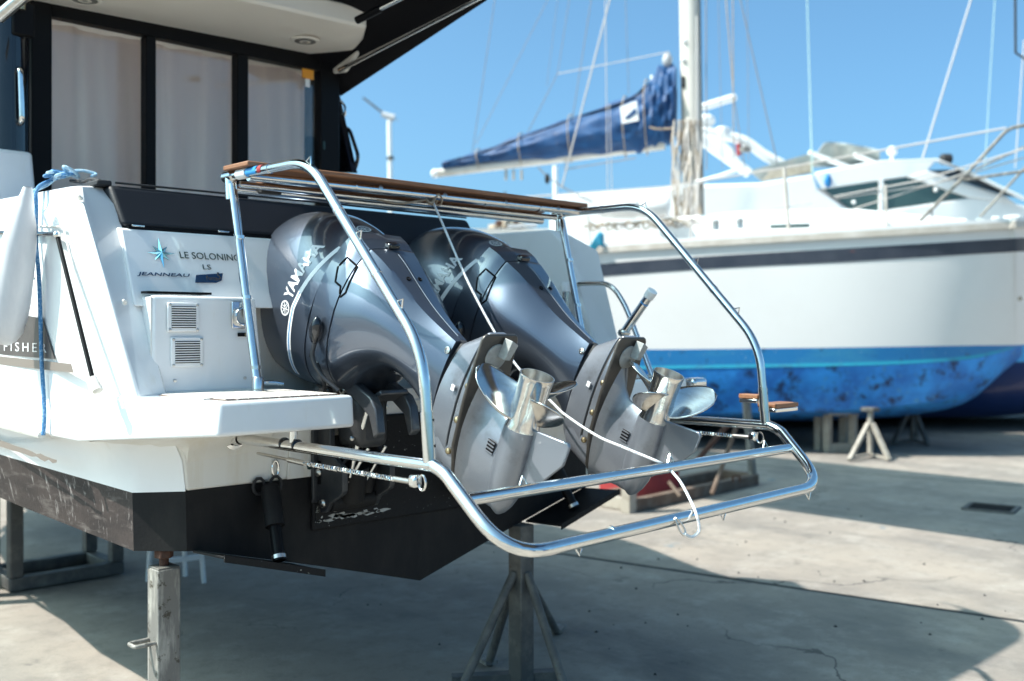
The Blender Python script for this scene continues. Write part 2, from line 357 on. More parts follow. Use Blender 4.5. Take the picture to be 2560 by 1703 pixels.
# --- hull: half sections keel / chine inner / chine outer / waterline / sheer
ST = [(0, .588, (1.00, .865), (1.045, .869), (1.05, 1.080), (1.10, 1.275)),
      (.15, .587, (1.00, .866), (1.170, .866), (1.175, 1.072), (1.25, 1.268)),
      (1.0, .578, (.985, .885), (1.245, .918), (1.30, 1.128), (1.345, 1.275)),
      (2.2, .57, (.98, .91), (1.25, .945), (1.33, 1.16), (1.40, 1.31)),
      (4.0, .56, (.85, .98), (1.10, 1.03), (1.26, 1.22), (1.40, 1.40)),
      (5.6, .60, (.52, 1.10), (.72, 1.16), (.95, 1.32), (1.15, 1.50)),
      (6.9, .88, (.16, 1.27), (.24, 1.32), (.38, 1.46), (.60, 1.62)),
      (7.5, 1.45, (.02, 1.46), (.03, 1.48), (.05, 1.55), (.20, 1.72))]
def dens(ST, n=5):
    res = []
    for a, b in zip(ST[:-1], ST[1:]):
        for k in range(n):
            t = k / n; l = lambda p, q: p + (q - p) * t
            res.append((l(a[0], b[0]), l(a[1], b[1]), *[(l(p[0], q[0]), l(p[1], q[1])) for p, q in zip(a[2:], b[2:])]))
    res.append(ST[-1]); return res
bot = []; side = []
for (y, zk, ci, co, wl, sh) in dens(ST):
    L = [(-wl[0], wl[1]), (-co[0], co[1]), (-ci[0], ci[1])]
    pts = L + [(-ci[0] * .5, (zk + ci[1]) / 2 + .004), (0, zk), (ci[0] * .5, (zk + ci[1]) / 2 + .004)] + [(-x, z) for x, z in reversed(L)]
    bot.append([Vector((XM + x, y, z)) for x, z in pts])
    midz = wl[1] + (sh[1] - wl[1]) * .55
    side.append(([Vector((XM - sh[0], y, sh[1])), Vector((XM - wl[0] - .012, y, midz)), Vector((XM - wl[0], y, wl[1]))], [mir((XM - sh[0], y, sh[1])), mir((XM - wl[0] - .012, y, midz)), mir((XM - wl[0], y, wl[1]))]))
mb = MB(); mb.rings(bot[5:], cap=False, closed=False); hb = mb.build('hull_bottom', 'antifoul_side', boat)
mb = MB(); mb.rings(bot[:6], cap=False, closed=False); mb.build('hull_corner', 'antifoul', boat)
MB().add(bot[0], [tuple(range(len(bot[0])))]).build('painted_transom', 'antifoul', boat, fix=False)
mb = MB()
for s in (0, 1): mb.rings([x[s] for x in side], cap=False, closed=False)
mb.build('topside', 'gelcoat', boat)
# white upper transom, with a rounded lip where it meets the black paint
s0 = side[0]
mb = MB(); mb.prism([s0[0][2], s0[0][1], s0[0][0], (XM - 1.10, 0, 1.36), (XM + 1.10, 0, 1.36), s0[1][0], s0[1][1], s0[1][2]], (0, .05, 0))
for v in range(len(mb.v)): mb.v[v] = (mb.v[v][0], mb.v[v][1] - .004, mb.v[v][2])
mb.build('transom', 'gelcoat_dull', boat, bevel=.012)
# shallow black mounting pad behind the engine brackets with flaking edges, white strip beside it
MB().prism([(-.465, -.001, 1.30), (-.47, -.001, .872), (.60, -.001, .872), (.60, -.001, 1.30)], (0, -.016, 0)).build('mounting_pad', 'paint_flakes', boat, bevel=.01)
MB().prism([(-.466, -.002, 1.27), (-.462, -.002, 1.082), (-.58, -.002, 1.082), (-.56, -.002, 1.27)], (0, -.012, 0)).build('trim_strip', 'gelcoat_dull', boat, bevel=.004)

MB().prism([(-.462, -.018, 1.22), (-.456, -.018, .90), (-.425, -.018, .93), (-.43, -.018, 1.2)], (0, -.0015, 0)).build('worn_edge', 'worn_edge', boat)
random.seed(12); chips = MB()
for k in range(46):      # flaked paint round the foot of the bracket
    if k < 30: cx_, cz_ = random.uniform(-.45, -.12), .905 + abs(random.gauss(0, .014))
    else: cx_, cz_ = -.452 + abs(random.gauss(0, .010)), random.uniform(.91, 1.18)
    r_ = random.uniform(.003, .012); el = random.uniform(1, 3) if k < 30 else random.uniform(.4, .8)
    chips.add([(cx_ + r_ * el * math.cos(q) * random.uniform(.5, 1.3), -.0182, cz_ + r_ * .7 * math.sin(q) * random.uniform(.5, 1.3)) for q in [R(51 * m) for m in range(7)]], [tuple(range(7))])
tag(chips.build('flaked_paint', 'zinc', boat, fix=False), kind='stuff')
# --- swim platforms on both sides of the engine well
PT = 1.425
def platform(mirror):
    f = mir if mirror else Vector
    plan = [(-1.288, .45), (-1.275, .20), (-1.13, -.51), (-.62, -.51), (-.62, .08), (-.62, .45)]
    zb = [1.26, 1.256, 1.318, 1.316, 1.316, 1.316]
    bt = [f((p[0], p[1], z)) for p, z in zip(plan, zb)]; tp = [f((p[0] + (.012 if i < 3 else 0), p[1] + (.008 if i in (2, 3) else 0), PT)) for i, p in enumerate(plan)]
    n = len(plan); mb = MB(); mb.add(bt + tp, [tuple(range(n - 1, -1, -1)), tuple(range(n, 2 * n))] + [(k, (k + 1) % n, n + (k + 1) % n, n + k) for k in range(n)])
    pf = mb.build('swim_platform', 'gelcoat', boat, bevel=.014, seg=3)
    # under-moulding that blends platform and hull
    a = [f(p) for p in ((-1.262, .46, 1.262), (-1.245, .16, 1.262), (-1.06, -.30, 1.322), (-.66, -.30, 1.322), (-.66, .02, 1.322))]
    b = [f(p) for p in ((-1.12, .40, 1.15), (-1.075, .145, 1.15), (-.975, -.004, 1.18), (-.66, -.004, 1.20), (-.66, .02, 1.20))]
    rr = []
    for k in range(7):
        t = k / 6; rr.append([Vector((p.x + (q.x - p.x) * (1 - math.cos(t * math.pi / 2)), p.y + (q.y - p.y) * (1 - math.cos(t * math.pi / 2)), p.z + (q.z - p.z) * math.sin(t * math.pi / 2))) for p, q in zip(b, a)])
    MB().rings(rr, cap=True).build('under_moulding', 'gelcoat_dull', boat)
    # teak planks, running fore and aft
    x0, x1, N = -1.105, -.655, 12
    for k in range(N):
        xa = x0 + (x1 - x0) * k / N + .0018; xb = x0 + (x1 - x0) * (k + 1) / N - .0018; ye = -.455 + max(0, -1.06 - xa) * 2.0
        q = [f(p) for p in ((xa, ye, PT), (xb, ye, PT), (xb, -.075, PT), (xa, -.075, PT))]
        m2 = MB(); m2.hexa([p + Vector((0, 0, .0005)) for p in q] + [p + Vector((0, 0, .005)) for p in q]); m2.build('teak_plank', 'teak_grey', pf)
    q = [f(p) for p in ((-1.07, -.46, PT), (-.65, -.46, PT), (-.65, -.07, PT), (-1.11, -.07, PT))]
    m2 = MB(); m2.hexa([p + Vector((0, 0, -.003)) for p in q] + [p + Vector((0, 0, .0022)) for p in q]); m2.build('caulking', 'caulk', pf)
    return pf
platform(False); platform(True)
# --- quarters (bulwarks) with raked aft faces
def quarter(mirror):
    f = mir if mirror else Vector
    K0, K1, I0, I1 = Vector((-1.19, -.085, 1.42)), Vector((-1.262, .169, 2.064)), Vector((-1.063, -.045, 1.42)), Vector((-1.112, .275, 2.086))
    T1, T2 = Vector((-1.212, .36, 2.165)), Vector((-1.112, .375, 2.176))
    st = [(1.6, -1.30, 1.28, 2.10, 2.20), (3.2, -1.30, 1.34, 2.18, 2.28), (4.8, -1.16, 1.42, 2.26, 2.34), (6.2, -.86, 1.54, 2.32, 2.40), (7.4, -.25, 1.68, 2.38, 2.45)]
    rg = [[K0, K1, T1, T2, I1, I0], [Vector((-1.275, .40, 1.26)), Vector((-1.283, .40, 2.07)), Vector((-1.225, .43, 2.168)), Vector((-1.112, .43, 2.176)), Vector((-1.105, .43, 2.08)), Vector((-1.06, .40, 1.26))]]
    for y, x, z0, z1, z2 in st: rg.append([Vector(p) for p in ((x, y, z0), (x, y, z1), (x + .06, y, z2), (x + .17, y, z2), (x + .18, y, z1), (x + .20, y, z0))])
    mb = MB(); mb.rings([[f(p) for p in r] for r in rg]); return mb.build('bulwark', 'gelcoat', boat, bevel=.013, ang=20, seg=3)
quarter(False); quarter(True)
# side panel that fills between platform edge and bulwark foot
mb = MB(); mb.box((-1.18, 1.05, 1.37), (.19, 1.3, .14)); mb.box(mir((-1.18, 1.05, 1.37)), (.19, 1.3, .14)); mb.build('side_deck', 'gelcoat', boat, bevel=.012)
# rub strake along the moulding joint
mb = MB()
for f in (Vector, mir): mb.tube(catmull([f(p) for p in ((-1.29, .5, 1.262), (-1.285, 1.4, 1.277), (-1.335, 2.4, 1.31), (-1.34, 4, 1.40), (-1.09, 5.6, 1.5), (-.54, 6.9, 1.62))]), .014, 8)
mb.build('rub_strake', 'gelcoat_dull', boat)
# foredeck and cockpit sole
mb = MB(); dk = [(1.3, 1.05), (3.2, 1.12), (4.8, .98), (6.2, .68), (7.4, .15)]
mb.rings([[Vector((XM - x, y, 2.16 + .03 * y)), Vector((XM, y, 2.21 + .03 * y)), Vector((XM + x, y, 2.16 + .03 * y))] for y, x in dk[1:]], cap=False, closed=False); mb.build('foredeck', 'gelcoat', boat)
mb = MB(); mb.box((XM, .95, 1.33), (2.24, 1.7, .03)); mb.build('cockpit_sole', 'gelcoat_dull', boat)

# --- panel with the vents, engine well wall, name panel, cushion
mb = MB(); mb.hexa([(-1.10, 0, 1.42), (-.665, 0, 1.42), (-.665, .16, 1.42), (-1.10, .16, 1.42), (-1.10, .006, 1.766), (-.70, .006, 1.766), (-.70, .16, 1.766), (-1.10, .16, 1.766)])
mb.build('vent_panel', 'gelcoat', boat, bevel=.014, seg=3)
pm = [mir((x, y, z)) for x, y, z in ((-.665, 0, 1.42), (-.80, 0, 1.42), (-.80, .16, 1.42), (-.665, .16, 1.42), (-.665, .006, 1.766), (-.80, .006, 1.766), (-.80, .16, 1.766), (-.665, .16, 1.766))]
MB().hexa(pm).build('well_side', 'gelcoat', boat, bevel=.014)
mb = MB(); mb.box((XM, .20, 1.56), (1.50, .06, .42)); mb.build('well_wall', 'gelcoat_dull', boat)
mb = MB(); mb.box((XM, .10, 1.37), (1.34, .2, .06)); mb.build('well_floor', 'gelcoat_dull', boat)
NP0, NP1 = Vector((0, .08, 1.75)), Vector((0, .19, 2.005)); NPU = (NP1 - NP0).normalized(); NPN = Vector((1, 0, 0)).cross(NPU)
mb = MB(); mb.prism([(-1.13, .07, 1.727), (.72, .07, 1.727), (.72, NP1.y, NP1.z), (-1.13, NP1.y, NP1.z)], (0, .11, .02)); np_ = mb.build('name_panel', 'gelcoat', boat, bevel=.006)
MB().box((-.985, .055, 1.776), (.24, .05, .008)).build('hatch_gap', 'black', boat)
# cushion: raked back with rounded top and piping
mb = MB(); mb.prism([(-1.115, .205, 2.018), (-1.128, .30, 2.172), (-1.128, .40, 2.165), (-1.115, .40, 2.0)], (1.735, 0, 0)); cush = mb.build('backrest_cushion', 'vinyl', boat, bevel=.018, seg=4)
mb = MB(); mb.tube([(-1.10, .306, 2.181), (-.2, .304, 2.184), (.60, .306, 2.181)], .004, 8); mb.build('piping', 'rubber', cush)
mb = MB(); mb.box((-1.135, .36, 2.178), (.055, .09, .022)); mb.build('end_strap', 'rubber', cush, bevel=.006)
for px, py in ((843 / 2.45, 400 + 408 / 2.45), (1365 / 2.45, 400 + 443 / 2.45)):
    p = onP(px, py, NP1, NPN); MB().box(p + Vector((0, -.004, .002)), (.046, .012, .007)).build('hinge', 'steel', boat, bevel=.002)
mb = MB(); mb.box((-.25, .20, 2.008), (1.7, .014, .012)); mb.build('gap_strip', 'black', boat)

# --- emblem, name and badges on the name panel
def NPp(px, py): return onP(px, py, NP0, NPN) + NPN * .002
c = NPp(402, 634); mb = MB(); pts = []
for k in range(16):
    a = math.pi / 2 + k * math.pi / 8
    r = (.062 if k % 4 == 0 else .040) if k % 2 == 0 else .017
    if k % 8 == 4: r = .054
    pts.append(c + Vector((1, 0, 0)) * r * math.cos(a) + NPU * r * math.sin(a) + NPN * .001)
mb.add([c + NPN * .011] + pts, [(0, k + 1, (k + 1) % 16 + 1) for k in range(16)]); mb.build('star_emblem', 'emblem', boat, ang=1)
def name_text(body, pxl, pxr, pyb, h, m, **k):
    a, b = NPp(*pxl), NPp(*pxr); a.z = b.z = (a.z + b.z) / 2
    return lettering('lettering', body, a, (1, 0, 0), NPU, b.x - a.x, h, m, boat, **k)
s = 2.45
name_text('LE SOLONINO', (1103 / s, 400 + 608 / s), (1473 / s, 400 + 618 / s), 0, .027, 'ink', bold=.0)
name_text('LS', (1243 / s, 400 + 672 / s), (1293 / s, 400 + 674 / s), 0, .020, 'ink')
name_text('JEANNEAU', (840 / s, 400 + 716 / s), (1165 / s, 400 + 724 / s), 0, .017, 'badge_blue', bold=.012, shear=.2)
b0, b1, b2, b3 = NPp(1193 / s, 400 + 755 / s), NPp(1352 / s, 400 + 757 / s), NPp(1362 / s, 400 + 697 / s), NPp(1195 / s, 400 + 708 / s)
mb = MB(); mb.prism([b0, b0 + (b1 - b0) * .8, b1 + (b2 - b1) * .25, b2, b2 + (b3 - b2) * .4, b3], NPN * .004); badge = mb.build('badge', 'badge_blue', boat, bevel=.0012)
lettering('lettering', 'Force', b0 + (b1 - b0) * .45 + NPU * .010 + NPN * .004, (1, 0, 0), NPU, (b1 - b0).length * .42, .017, 'steel', badge)
lettering('lettering', '5', b0 + (b1 - b0) * .88 + NPU * .012 + NPN * .004, (1, 0, 0), NPU, .012, .030, 'steel', badge)

# --- louvred vents
def vent(px0, py0, px1, py1):
    a, b = onY(px0, py0, 0), onY(px1, py1, 0); cx, cz = (a.x + b.x) / 2, (a.z + b.z) / 2; W, H = b.x - a.x, abs(a.z - b.z)
    v = MB(); v.box((cx, -.004, cz), (W, .010, H)); vo = v.build('vent', 'gelcoat', boat, bevel=.004)
    MB().box((cx, -.0095, cz), (W * .76, .003, H * .74)).build('recess', 'black', vo)
    for k in range(9):
        z = cz - H * .36 + H * .72 * (k + .5) / 9
        MB().box((cx, -.0125, z), (W * .78, .0045, H * .022), (R(-30), 0, 0)).build('slat', 'gelcoat', vo)
    for sx in (-1, 1):
        for sz in (-1, 1): MB().lathe([(0, .005), (.003, .0045), (.004, .001)], (cx + sx * W * .43, -.009, cz + sz * H * .43), (0, -1, 0), 10).build('screw', 'steel_satin', vo)
vent(1020 / s, 400 + 872 / s, 1215 / s, 400 + 1052 / s)
vent(1042 / s, 400 + 1086 / s, 1240 / s, 400 + 1265 / s)
# locker latch (chrome plate with ring) and black rating plate
p = onY(1468 / s, 400 + 950 / s, 0); lt = empty('latch', p, (0, 0, 0)); lt.parent = boat; lt.matrix_parent_inverse = wm(boat).inverted()
MB().box(p + Vector((0, -.002, 0)), (.066, .006, .098)).build('plate', 'steel', lt, bevel=.003)
MB().lathe([(0, .036), (.012, .036), (.014, .031), (.004, .029), (.004, .0)], p + Vector((.004, -.004, -.006)), (0, -1, 0), 28).build('cup', 'steel_satin', lt)
MB().tube([p + Vector((.004 + .03 * math.cos(t), -.020, -.006 + .03 * math.sin(t))) for t in [R(100 + 20 * k) for k in range(13)]], .0045, 8).build('ring', 'steel', lt)
MB().box(p + Vector((.012, -.018, .018)), (.012, .014, .055)).build('arm', 'steel', lt, bevel=.002)
p = onY(1490 / s, 400 + 1070 / s, 0); pl = MB().box(p + Vector((0, -.002, 0)), (.046, .003, .014)).build('rating_plate', 'black', boat)
MB().box(p + Vector((.010, -.004, 0)), (.012, .002, .009)).build('label_patch', 'gold', pl)
# cleat on the platform by the post foot
p = onZ(672, 966, PT + .012)
MB().tube(catmull([p + Vector(q) for q in ((-.05, .02, .006), (-.02, .008, .012), (.02, -.008, .012), (.05, -.02, .006))]), .008, 8).build('cleat', 'steel', boat)
# snap studs on the quarter
KP, KN = Vector((-1.19, -.085, 1.42)), None
for px, py in ((201, 497), (272, 751), (312, 757)):
    q = onX(px, py, -1.25 if px < 250 else -1.205 if px < 300 else -1.17)
    q = q - ray(px, py).normalized() * .004
    MB().lathe([(0, .009), (.006, .009), (.008, .006), (.022, .006), (.026, .003), (.027, 0)], q, (-.5, -.8, .3), 12).build('snap_stud', 'gelcoat_dull', boat)

MB().tube([(-1.10, -.006, 1.428), (-.67, -.006, 1.428)], .004, 6).build('sealant_line', 'gelcoat_dull', boat)
MB().tube([(-1.10, .012, 1.43), (-1.10, .012, 1.76)], .0035, 6).build('sealant_line', 'gelcoat_dull', boat)
for x, z in ((-1.02, 1.47), (-.75, 1.47), (-.74, 1.74)): MB().lathe([(0, .006), (.002, .006), (.003, 0)], (x, -.002, z), (0, -1, 0), 10).build('panel_screw', 'steel_satin', boat)
# --- side door in the bulwark: black edge tube, groove, strips and lettering
XS = -1.2855
def S(px, py, o=0): return onX(px, py, XS - o)
mb = MB(); path = [S(-60, 580, .012), S(0, 582, .012), S(141, 586, .012)]
mb.tube(path, .0085, 12); mb.build('door_rail', 'black_gloss', boat)
mb = MB(); mb.tube([S(143, 588, .012), S(233, 952, .012)], .0078, 12); st_ = mb.build('gas_strut', 'black', boat)
MB().ball(S(142, 587, .014), .013).build('strut_joint', 'steel', st_)
MB().lathe([(0, .013), (.035, .014), (.055, .017), (.058, 0)], S(233, 945, .014), S(243, 975, .014) - S(233, 945, .014), 14).build('strut_foot', 'gelcoat_dull', st_)
mb = MB(); mb.tube([S(-60, 562, -.001), S(158, 567, -.001), S(256, 976, -.001)], .0035, 6); mb.build('door_groove', 'liner', boat)
mb = MB(); mb.prism([S(72, 790), S(107, 796), S(137, 898), S(-50, 882), S(-50, 850), S(40, 850)], (-.0015, 0, 0)); fd = mb.build('dark_decal', 'decal_dark', boat)
a, b = S(12, 877), S(118, 888); b.z = a.z
lettering('lettering', 'FISHER', a + Vector((-.0018, 0, 0)), (0, -1, 0), (0, 0, 1), abs(a.y - b.y), .034, 'gelcoat', fd, space=1.5)
a2 = S(-130, 862); lettering('lettering', 'MERRY', a2 + Vector((-.0018, 0, 0)), (0, -1, 0), (0, 0, 1), .16, .034, 'gelcoat', fd, space=1.4)
MB().prism([S(-60, 884), S(-60, 905), S(184, 932), S(178, 910)], (-.0015, 0, 0)).build('taupe_strip', 'decal_taupe', boat)
MB().prism([S(80, 685), S(88, 697), S(80, 697)], (-.0015, 0, 0)).build('decal_chip', 'ink', boat)
# peeling taupe tape along the topside
random.seed(4); hx = onX(0, 1102, -1.262); mb = MB()
up_ = [onX(-60, 1075 + 6, -1.272)]; lo_ = [onX(-60, 1105, -1.272)]
for k in range(15):
    t = k / 14; px = t * 142; up_.append(onX(px, 1101 + px * .345 + random.uniform(-1, 1) * (5 if 8 < k < 11 or k > 12 else .6), -1.256 - .004)); lo_.append(onX(px, 1117 + px * .30 + random.uniform(-1, 1) * (5 if k > 8 else .8), -1.254 - .004))
n = len(up_); mb.add(up_ + lo_, [(k, k + 1, n + k + 1, n + k) for k in range(n - 1)]); mb.build('peeling_tape', 'decal_taupe', boat, fix=False)
# --- fittings on the transom
p = onY(630, 1098, -.012)
def ringplate(px, py, rx, rz):
    p = onY(px, py, -.008); f = MB().lathe([(0, rx * 1.35), (.004, rx * 1.3), (.005, rx * .6)], p, (0, -1, 0), 24).build('oval_drain', 'steel', boat)
    return p
p = onY(687, 1172, -.006); fl = MB().tube([p + Vector((.013 * math.cos(t), -.004, .030 * math.sin(t))) for t in [R(30 * k) for k in range(12)]], .0048, 8, closed=True).build('drain_ring', 'steel', boat)
MB().box(p + Vector((0, .003, 0)), (.036, .006, .072)).build('drain_plate', 'gelcoat_dull', fl, bevel=.003)
p = onY(770, 1166, -.006); MB().lathe([(0, .025), (.010, .025), (.012, .014), (.004, .012)], p, (0, -1, 0), 6).build('drain_plug', 'gelcoat_dull', boat)
MB().lathe([(0, .011), (.0125, .011), (.013, 0)], p, (0, -1, 0), 16).build('drain_hole', 'ink', boat)
# --- trim tabs with rams
def trimtab(f):
    A = [f(q) for q in ((-.955, -.002, .872), (-.555, -.002, .762), (-.555, -.225, .772), (-.955, -.225, .885))]
    t = MB().prism(A, (0, 0, -.010)).build('trim_tab', 'antifoul', boat, bevel=.003)
    e = MB().prism([A[3] + Vector((0, -.002, .004)), A[2] + Vector((0, -.002, .004)), A[2] + Vector((0, -.002, -.022)), A[3] + Vector((0, -.002, -.020))], (0, -.006, 0)).build('tab_lip', 'paint_flakes', t)
    r0, r1 = f((-.666, -.035, 1.07)), f((-.707, -.17, .822)); m_ = r0.lerp(r1, .55)
    rm = MB().tube([r0, r0.lerp(r1, .1), m_], [.030, .036, .036], 18).build('ram_body', 'antifoul', t)
    MB().tube([m_, r1], .022, 16).build('ram_rod', 'black', t)
    MB().tube([r0.lerp(r1, .93), r0.lerp(r1, .98)], .026, 16).build('ram_collar', 'steel_satin', t)
    for sx in (-.035, .035): MB().tube([r0 + Vector((sx, .018, .0)) + Vector((.024 * math.cos(k * R(36)), 0, .03 * math.sin(k * R(36)))) for k in range(10)], .006, 8, closed=True).build('ram_bracket', 'rubber', t)
trimtab(Vector); trimtab(mir)

# --- cabin: aft bulkhead with three panes, side glass, hardtop
YC = 1.8
cabin = empty('cabin', (XM, YC, 1.4)); cabin.parent = boat; cabin.matrix_parent_inverse = wm(boat).inverted()
def B(px, py, o=0): return onY(px, py, YC - o)
z1 = 2.45
g = lambda a, b: (a / z1, b / z1)
panes = [((290, 118), (860, 236), (885, 1125), (308, 1125)), ((924, 236), (1420, 336), (1440, 1150), (945, 1125)), ((1490, 342), (1930, 430), (1950, 1150), (1506, 1150))]
XL, XR = B(70, 300).x, B(838, 300).x; ZT = B(824, 153).z + .04; ZB = 2.02
cols = []
for q in panes:
    l = (B(*g(*q[0])).x + B(*g(*q[3])).x) / 2; r = (B(*g(*q[1])).x + B(*g(*q[2])).x) / 2; cols.append((l, r))
zt = B(*g(*panes[1][0])).z
def fr(x0, x1, za, zb, nm='door_frame'): MB().box(((x0 + x1) / 2, YC - .01, (za + zb) / 2), (x1 - x0, .07, zb - za)).build(nm, 'black', cabin, bevel=.005)
fr(XL, cols[0][0], ZB, ZT); fr(cols[0][1], cols[1][0], ZB, zt); fr(cols[1][1], cols[2][0], ZB, zt); fr(cols[2][1], XR, ZB, ZT)
fr(cols[0][0], cols[2][1], zt, ZT, 'door_header'); fr(cols[0][0], cols[2][1], ZB - .5, ZB, 'door_sill')
for l, r in cols: MB().box(((l + r) / 2, YC, (ZB + zt) / 2), (r - l, .008, zt - ZB)).build('window_pane', 'pane', cabin)
# orange tag by the right pane
p = B(1885 / z1, 455 / z1, .04); MB().box(p, (.075, .01, .055)).build('orange_tag', 'orange', cabin)
MB().box(p + Vector((.0, .004, -.05)), (.03, .008, .05)).build('tag_strap', 'gelcoat', cabin)
MB().box(B(1985 / z1, 890 / z1, .048), (.014, .006, .045)).build('lock', 'ink', cabin)
# cabin sides and front (tinted glass between black posts)
def wallq(nm, m, a): MB().prism(a, (.02, 0, 0)).build(nm, m, cabin)
wallq('cabin_side', 'gelcoat', [(XL - .03, YC, 1.9), (XL - .03, 4.6, 2.1), (XL - .03, 4.4, 2.55), (XL - .03, YC, 2.45)])
wallq('side_window', 'tinted', [(XL - .03, YC, 2.45), (XL - .03, 4.4, 2.55), (XL - .03, 3.7, 3.2), (XL - .03, YC, 3.25)])
wallq('cabin_side', 'gelcoat', [(XR + .01, YC, 1.4), (XR + .01, 4.6, 2.1), (XR + .01, 4.4, 2.55), (XR + .01, YC, 2.45)])
wallq('side_window', 'tinted', [(XR + .01, YC, 2.45), (XR + .01, 4.4, 2.55), (XR + .01, 3.7, 3.2), (XR + .01, YC, 3.25)])
MB().prism([(XL, 4.4, 2.5), (XR, 4.4, 2.5), (XR, 3.7, 3.2), (XL, 3.7, 3.2)], (0, .02, 0)).build('windscreen', 'tinted', cabin)
MB().box((XM - .1, 3.1, 1.36), (1.7, 2.5, .04)).build('cabin_sole', 'liner', cabin)
# corner post with chrome grab handle, white moulding box at its foot
c0 = onD(33, 120, 4.95); mb = MB(); mb.rings([[Vector((XL - .13 + .105 * math.cos(t) * .9, YC - .10 + .10 * math.sin(t), z)) for t in [k * math.pi / 10 for k in range(20)]] for z in (2.45, 2.75, 3.0, 3.12)]); mb.build('corner_post', 'black_gloss', cabin)
MB().box((XL - .09, YC - .20, 3.08), (.10, .03, .16)).build('post_cover', 'black', cabin, bevel=.01)
p0, p1 = onY(51, 172, YC - .22), onY(55, 306, YC - .22)
MB().tube(smooth_path([p0 + Vector((0, .06, 0)), p0, p1, p1 + Vector((0, .06, 0))], .03), .014, 12).build('grab_handle', 'steel', cabin)
q0, q1 = onY(2, 368, YC - .25), onY(95, 470, YC - .25)
MB().hexa([(q0.x - .25, YC - .25, q1.z - .1), (q1.x, YC - .25, q1.z - .1), (q1.x, YC - .02, q1.z - .1), (q0.x - .25, YC - .02, q1.z - .1), (q0.x - .2, YC - .23, q0.z), (q1.x - .012, YC - .22, q0.z), (q1.x - .012, YC - .02, q0.z), (q0.x - .2, YC - .02, q0.z)]).build('moulded_box', 'gelcoat', cabin, bevel=.02, seg=3)
# star and lettering on the side window edge
p = onY(1, 295, YC - .13); 
mb = MB(); pts = [p + Vector((r_ * math.cos(t), 0, r_ * math.sin(t))) for r_, t in [((.05, .018)[k % 2], math.pi / 2 + k * math.pi / 8) for k in range(16)]]
mb.add([p + Vector((0, -.006, 0))] + pts, [(0, k + 1, (k + 1) % 16 + 1) for k in range(16)]); mb.build('star_emblem', 'emblem', cabin, ang=1)
lettering('lettering', 'JEANNEAU', p + Vector((-.14, .0, -.115)), (1, 0, 0), (0, 0, 1), .165, .018, 'gelcoat', cabin, bold=.01)
MB().box(p + Vector((-.17, .02, .0)), (.36, .01, .75)).build('wing_glass', 'black_gloss', cabin)
# hardtop: white moulded slab, underside rising aft, rounded aft corner
def zroof(x, y): return 3.245 + .018 * (x / .86) + (.16 * max(0, (1.55 - y)) ** 1.2)
RXL, RXR = XL - .20, XR - .03
def roof_pt(u, v, top):
    y = 4.0 + (1.22 - 4.0) * v
    wid = max(0, min(1, (y - 1.75) / 1.5)); wid = wid * wid * (3 - 2 * wid) * .42      # the top widens over the side deck further forward
    x = RXL + (RXR + wid - RXL) * u
    if v > .8:
        k = (v - .8) / .2; cut = .16 * k ** 2.5; x = RXL + cut + (RXR - RXL - 2 * cut) * u
    z = zroof(x, y) + (.11 + .05 * math.sin(math.pi * u) * min(1, (1 - v) * 6) if top else 0)
    return Vector((x, y, z))
mb = MB(); n1, n2 = 12, 18
mb.grid(lambda u, v: roof_pt(u, v, False), n1, n2); mb.grid(lambda u, v: roof_pt(u, v, True), n1, n2)
o = (n1 + 1) * (n2 + 1)
ed = [i for i in range(n1 + 1)] + [j * (n1 + 1) + n1 for j in range(1, n2 + 1)] + [n2 * (n1 + 1) + i for i in range(n1 - 1, -1, -1)] + [j * (n1 + 1) for j in range(n2 - 1, 0, -1)]
mb.f += [(ed[k], ed[(k + 1) % len(ed)], o + ed[(k + 1) % len(ed)], o + ed[k]) for k in range(len(ed))]
mb.build('hardtop', 'liner', boat, bevel=.015)
# side bracket of the hardtop (white wedge at the starboard aft corner)
br = [onX(*g(*q), RXR + .015) for q in ((2025, 372), (2028, 460), (2130, 445), (2345, 130), (2290, 30), (2180, -60), (2050, 190))]
MB().prism(br, (-.03, 0, 0)).build('roof_bracket', 'liner', boat, bevel=.01)
# speakers in the underside
for px, py, yy in ((763, 98, None), (212, -6, None)):
    p = onZ(px, py, 3.262 if px > 500 else 3.235)
    p.z = zroof(p.x, p.y) - .001
    f_ = MB().lathe([(0, .082), (.006, .080), (.009, .066), (.006, .060), (.010, .030), (.011, 0)], p, (0, 0, -1), 36).build('speaker', 'liner', boat)
    MB().lathe([(.0115, .014), (.013, .010), (.0135, 0)], p, (0, 0, -1), 16).build('speaker_dome', 'steel_satin', f_)
    MB().lathe([(.0085, .059), (.0105, .032)], p, (0, 0, -1), 36).build('speaker_cone', 'stand_post', f_)
# black awning over the cockpit, on steel hoops, starboard edge rising aft
E1 = onX(853, 239, .97); E2 = onX(1216, 0, 1.03)
AW = [E1, E2, Vector((1.02, .12, 3.66))]; AL = [Vector((-1.16, E1.y, 3.10)), Vector((-1.18, E2.y, 3.44)), Vector((-1.16, .10, 3.66))]
def awn(u, v):
    k = v * 2; i = min(1, int(k)); t = k - i
    a = AW[i].lerp(AW[i + 1], t); b = AL[i].lerp(AL[i + 1], t); p = b.lerp(a, u)
    p.z += .20 * (1 - (2 * u - 1) ** 4) * (1 - .55 * v); cut = max(0, abs(2 * u - 1) - .5) / .5
    if v > .55: p.y += ((v - .55) / .45) ** 2 * .58 * (1 - math.sqrt(max(0, 1 - cut * cut)))
    return p
MB().grid(awn, 20, 20).build('awning', 'canvas', boat, solid=.012, fix=False)
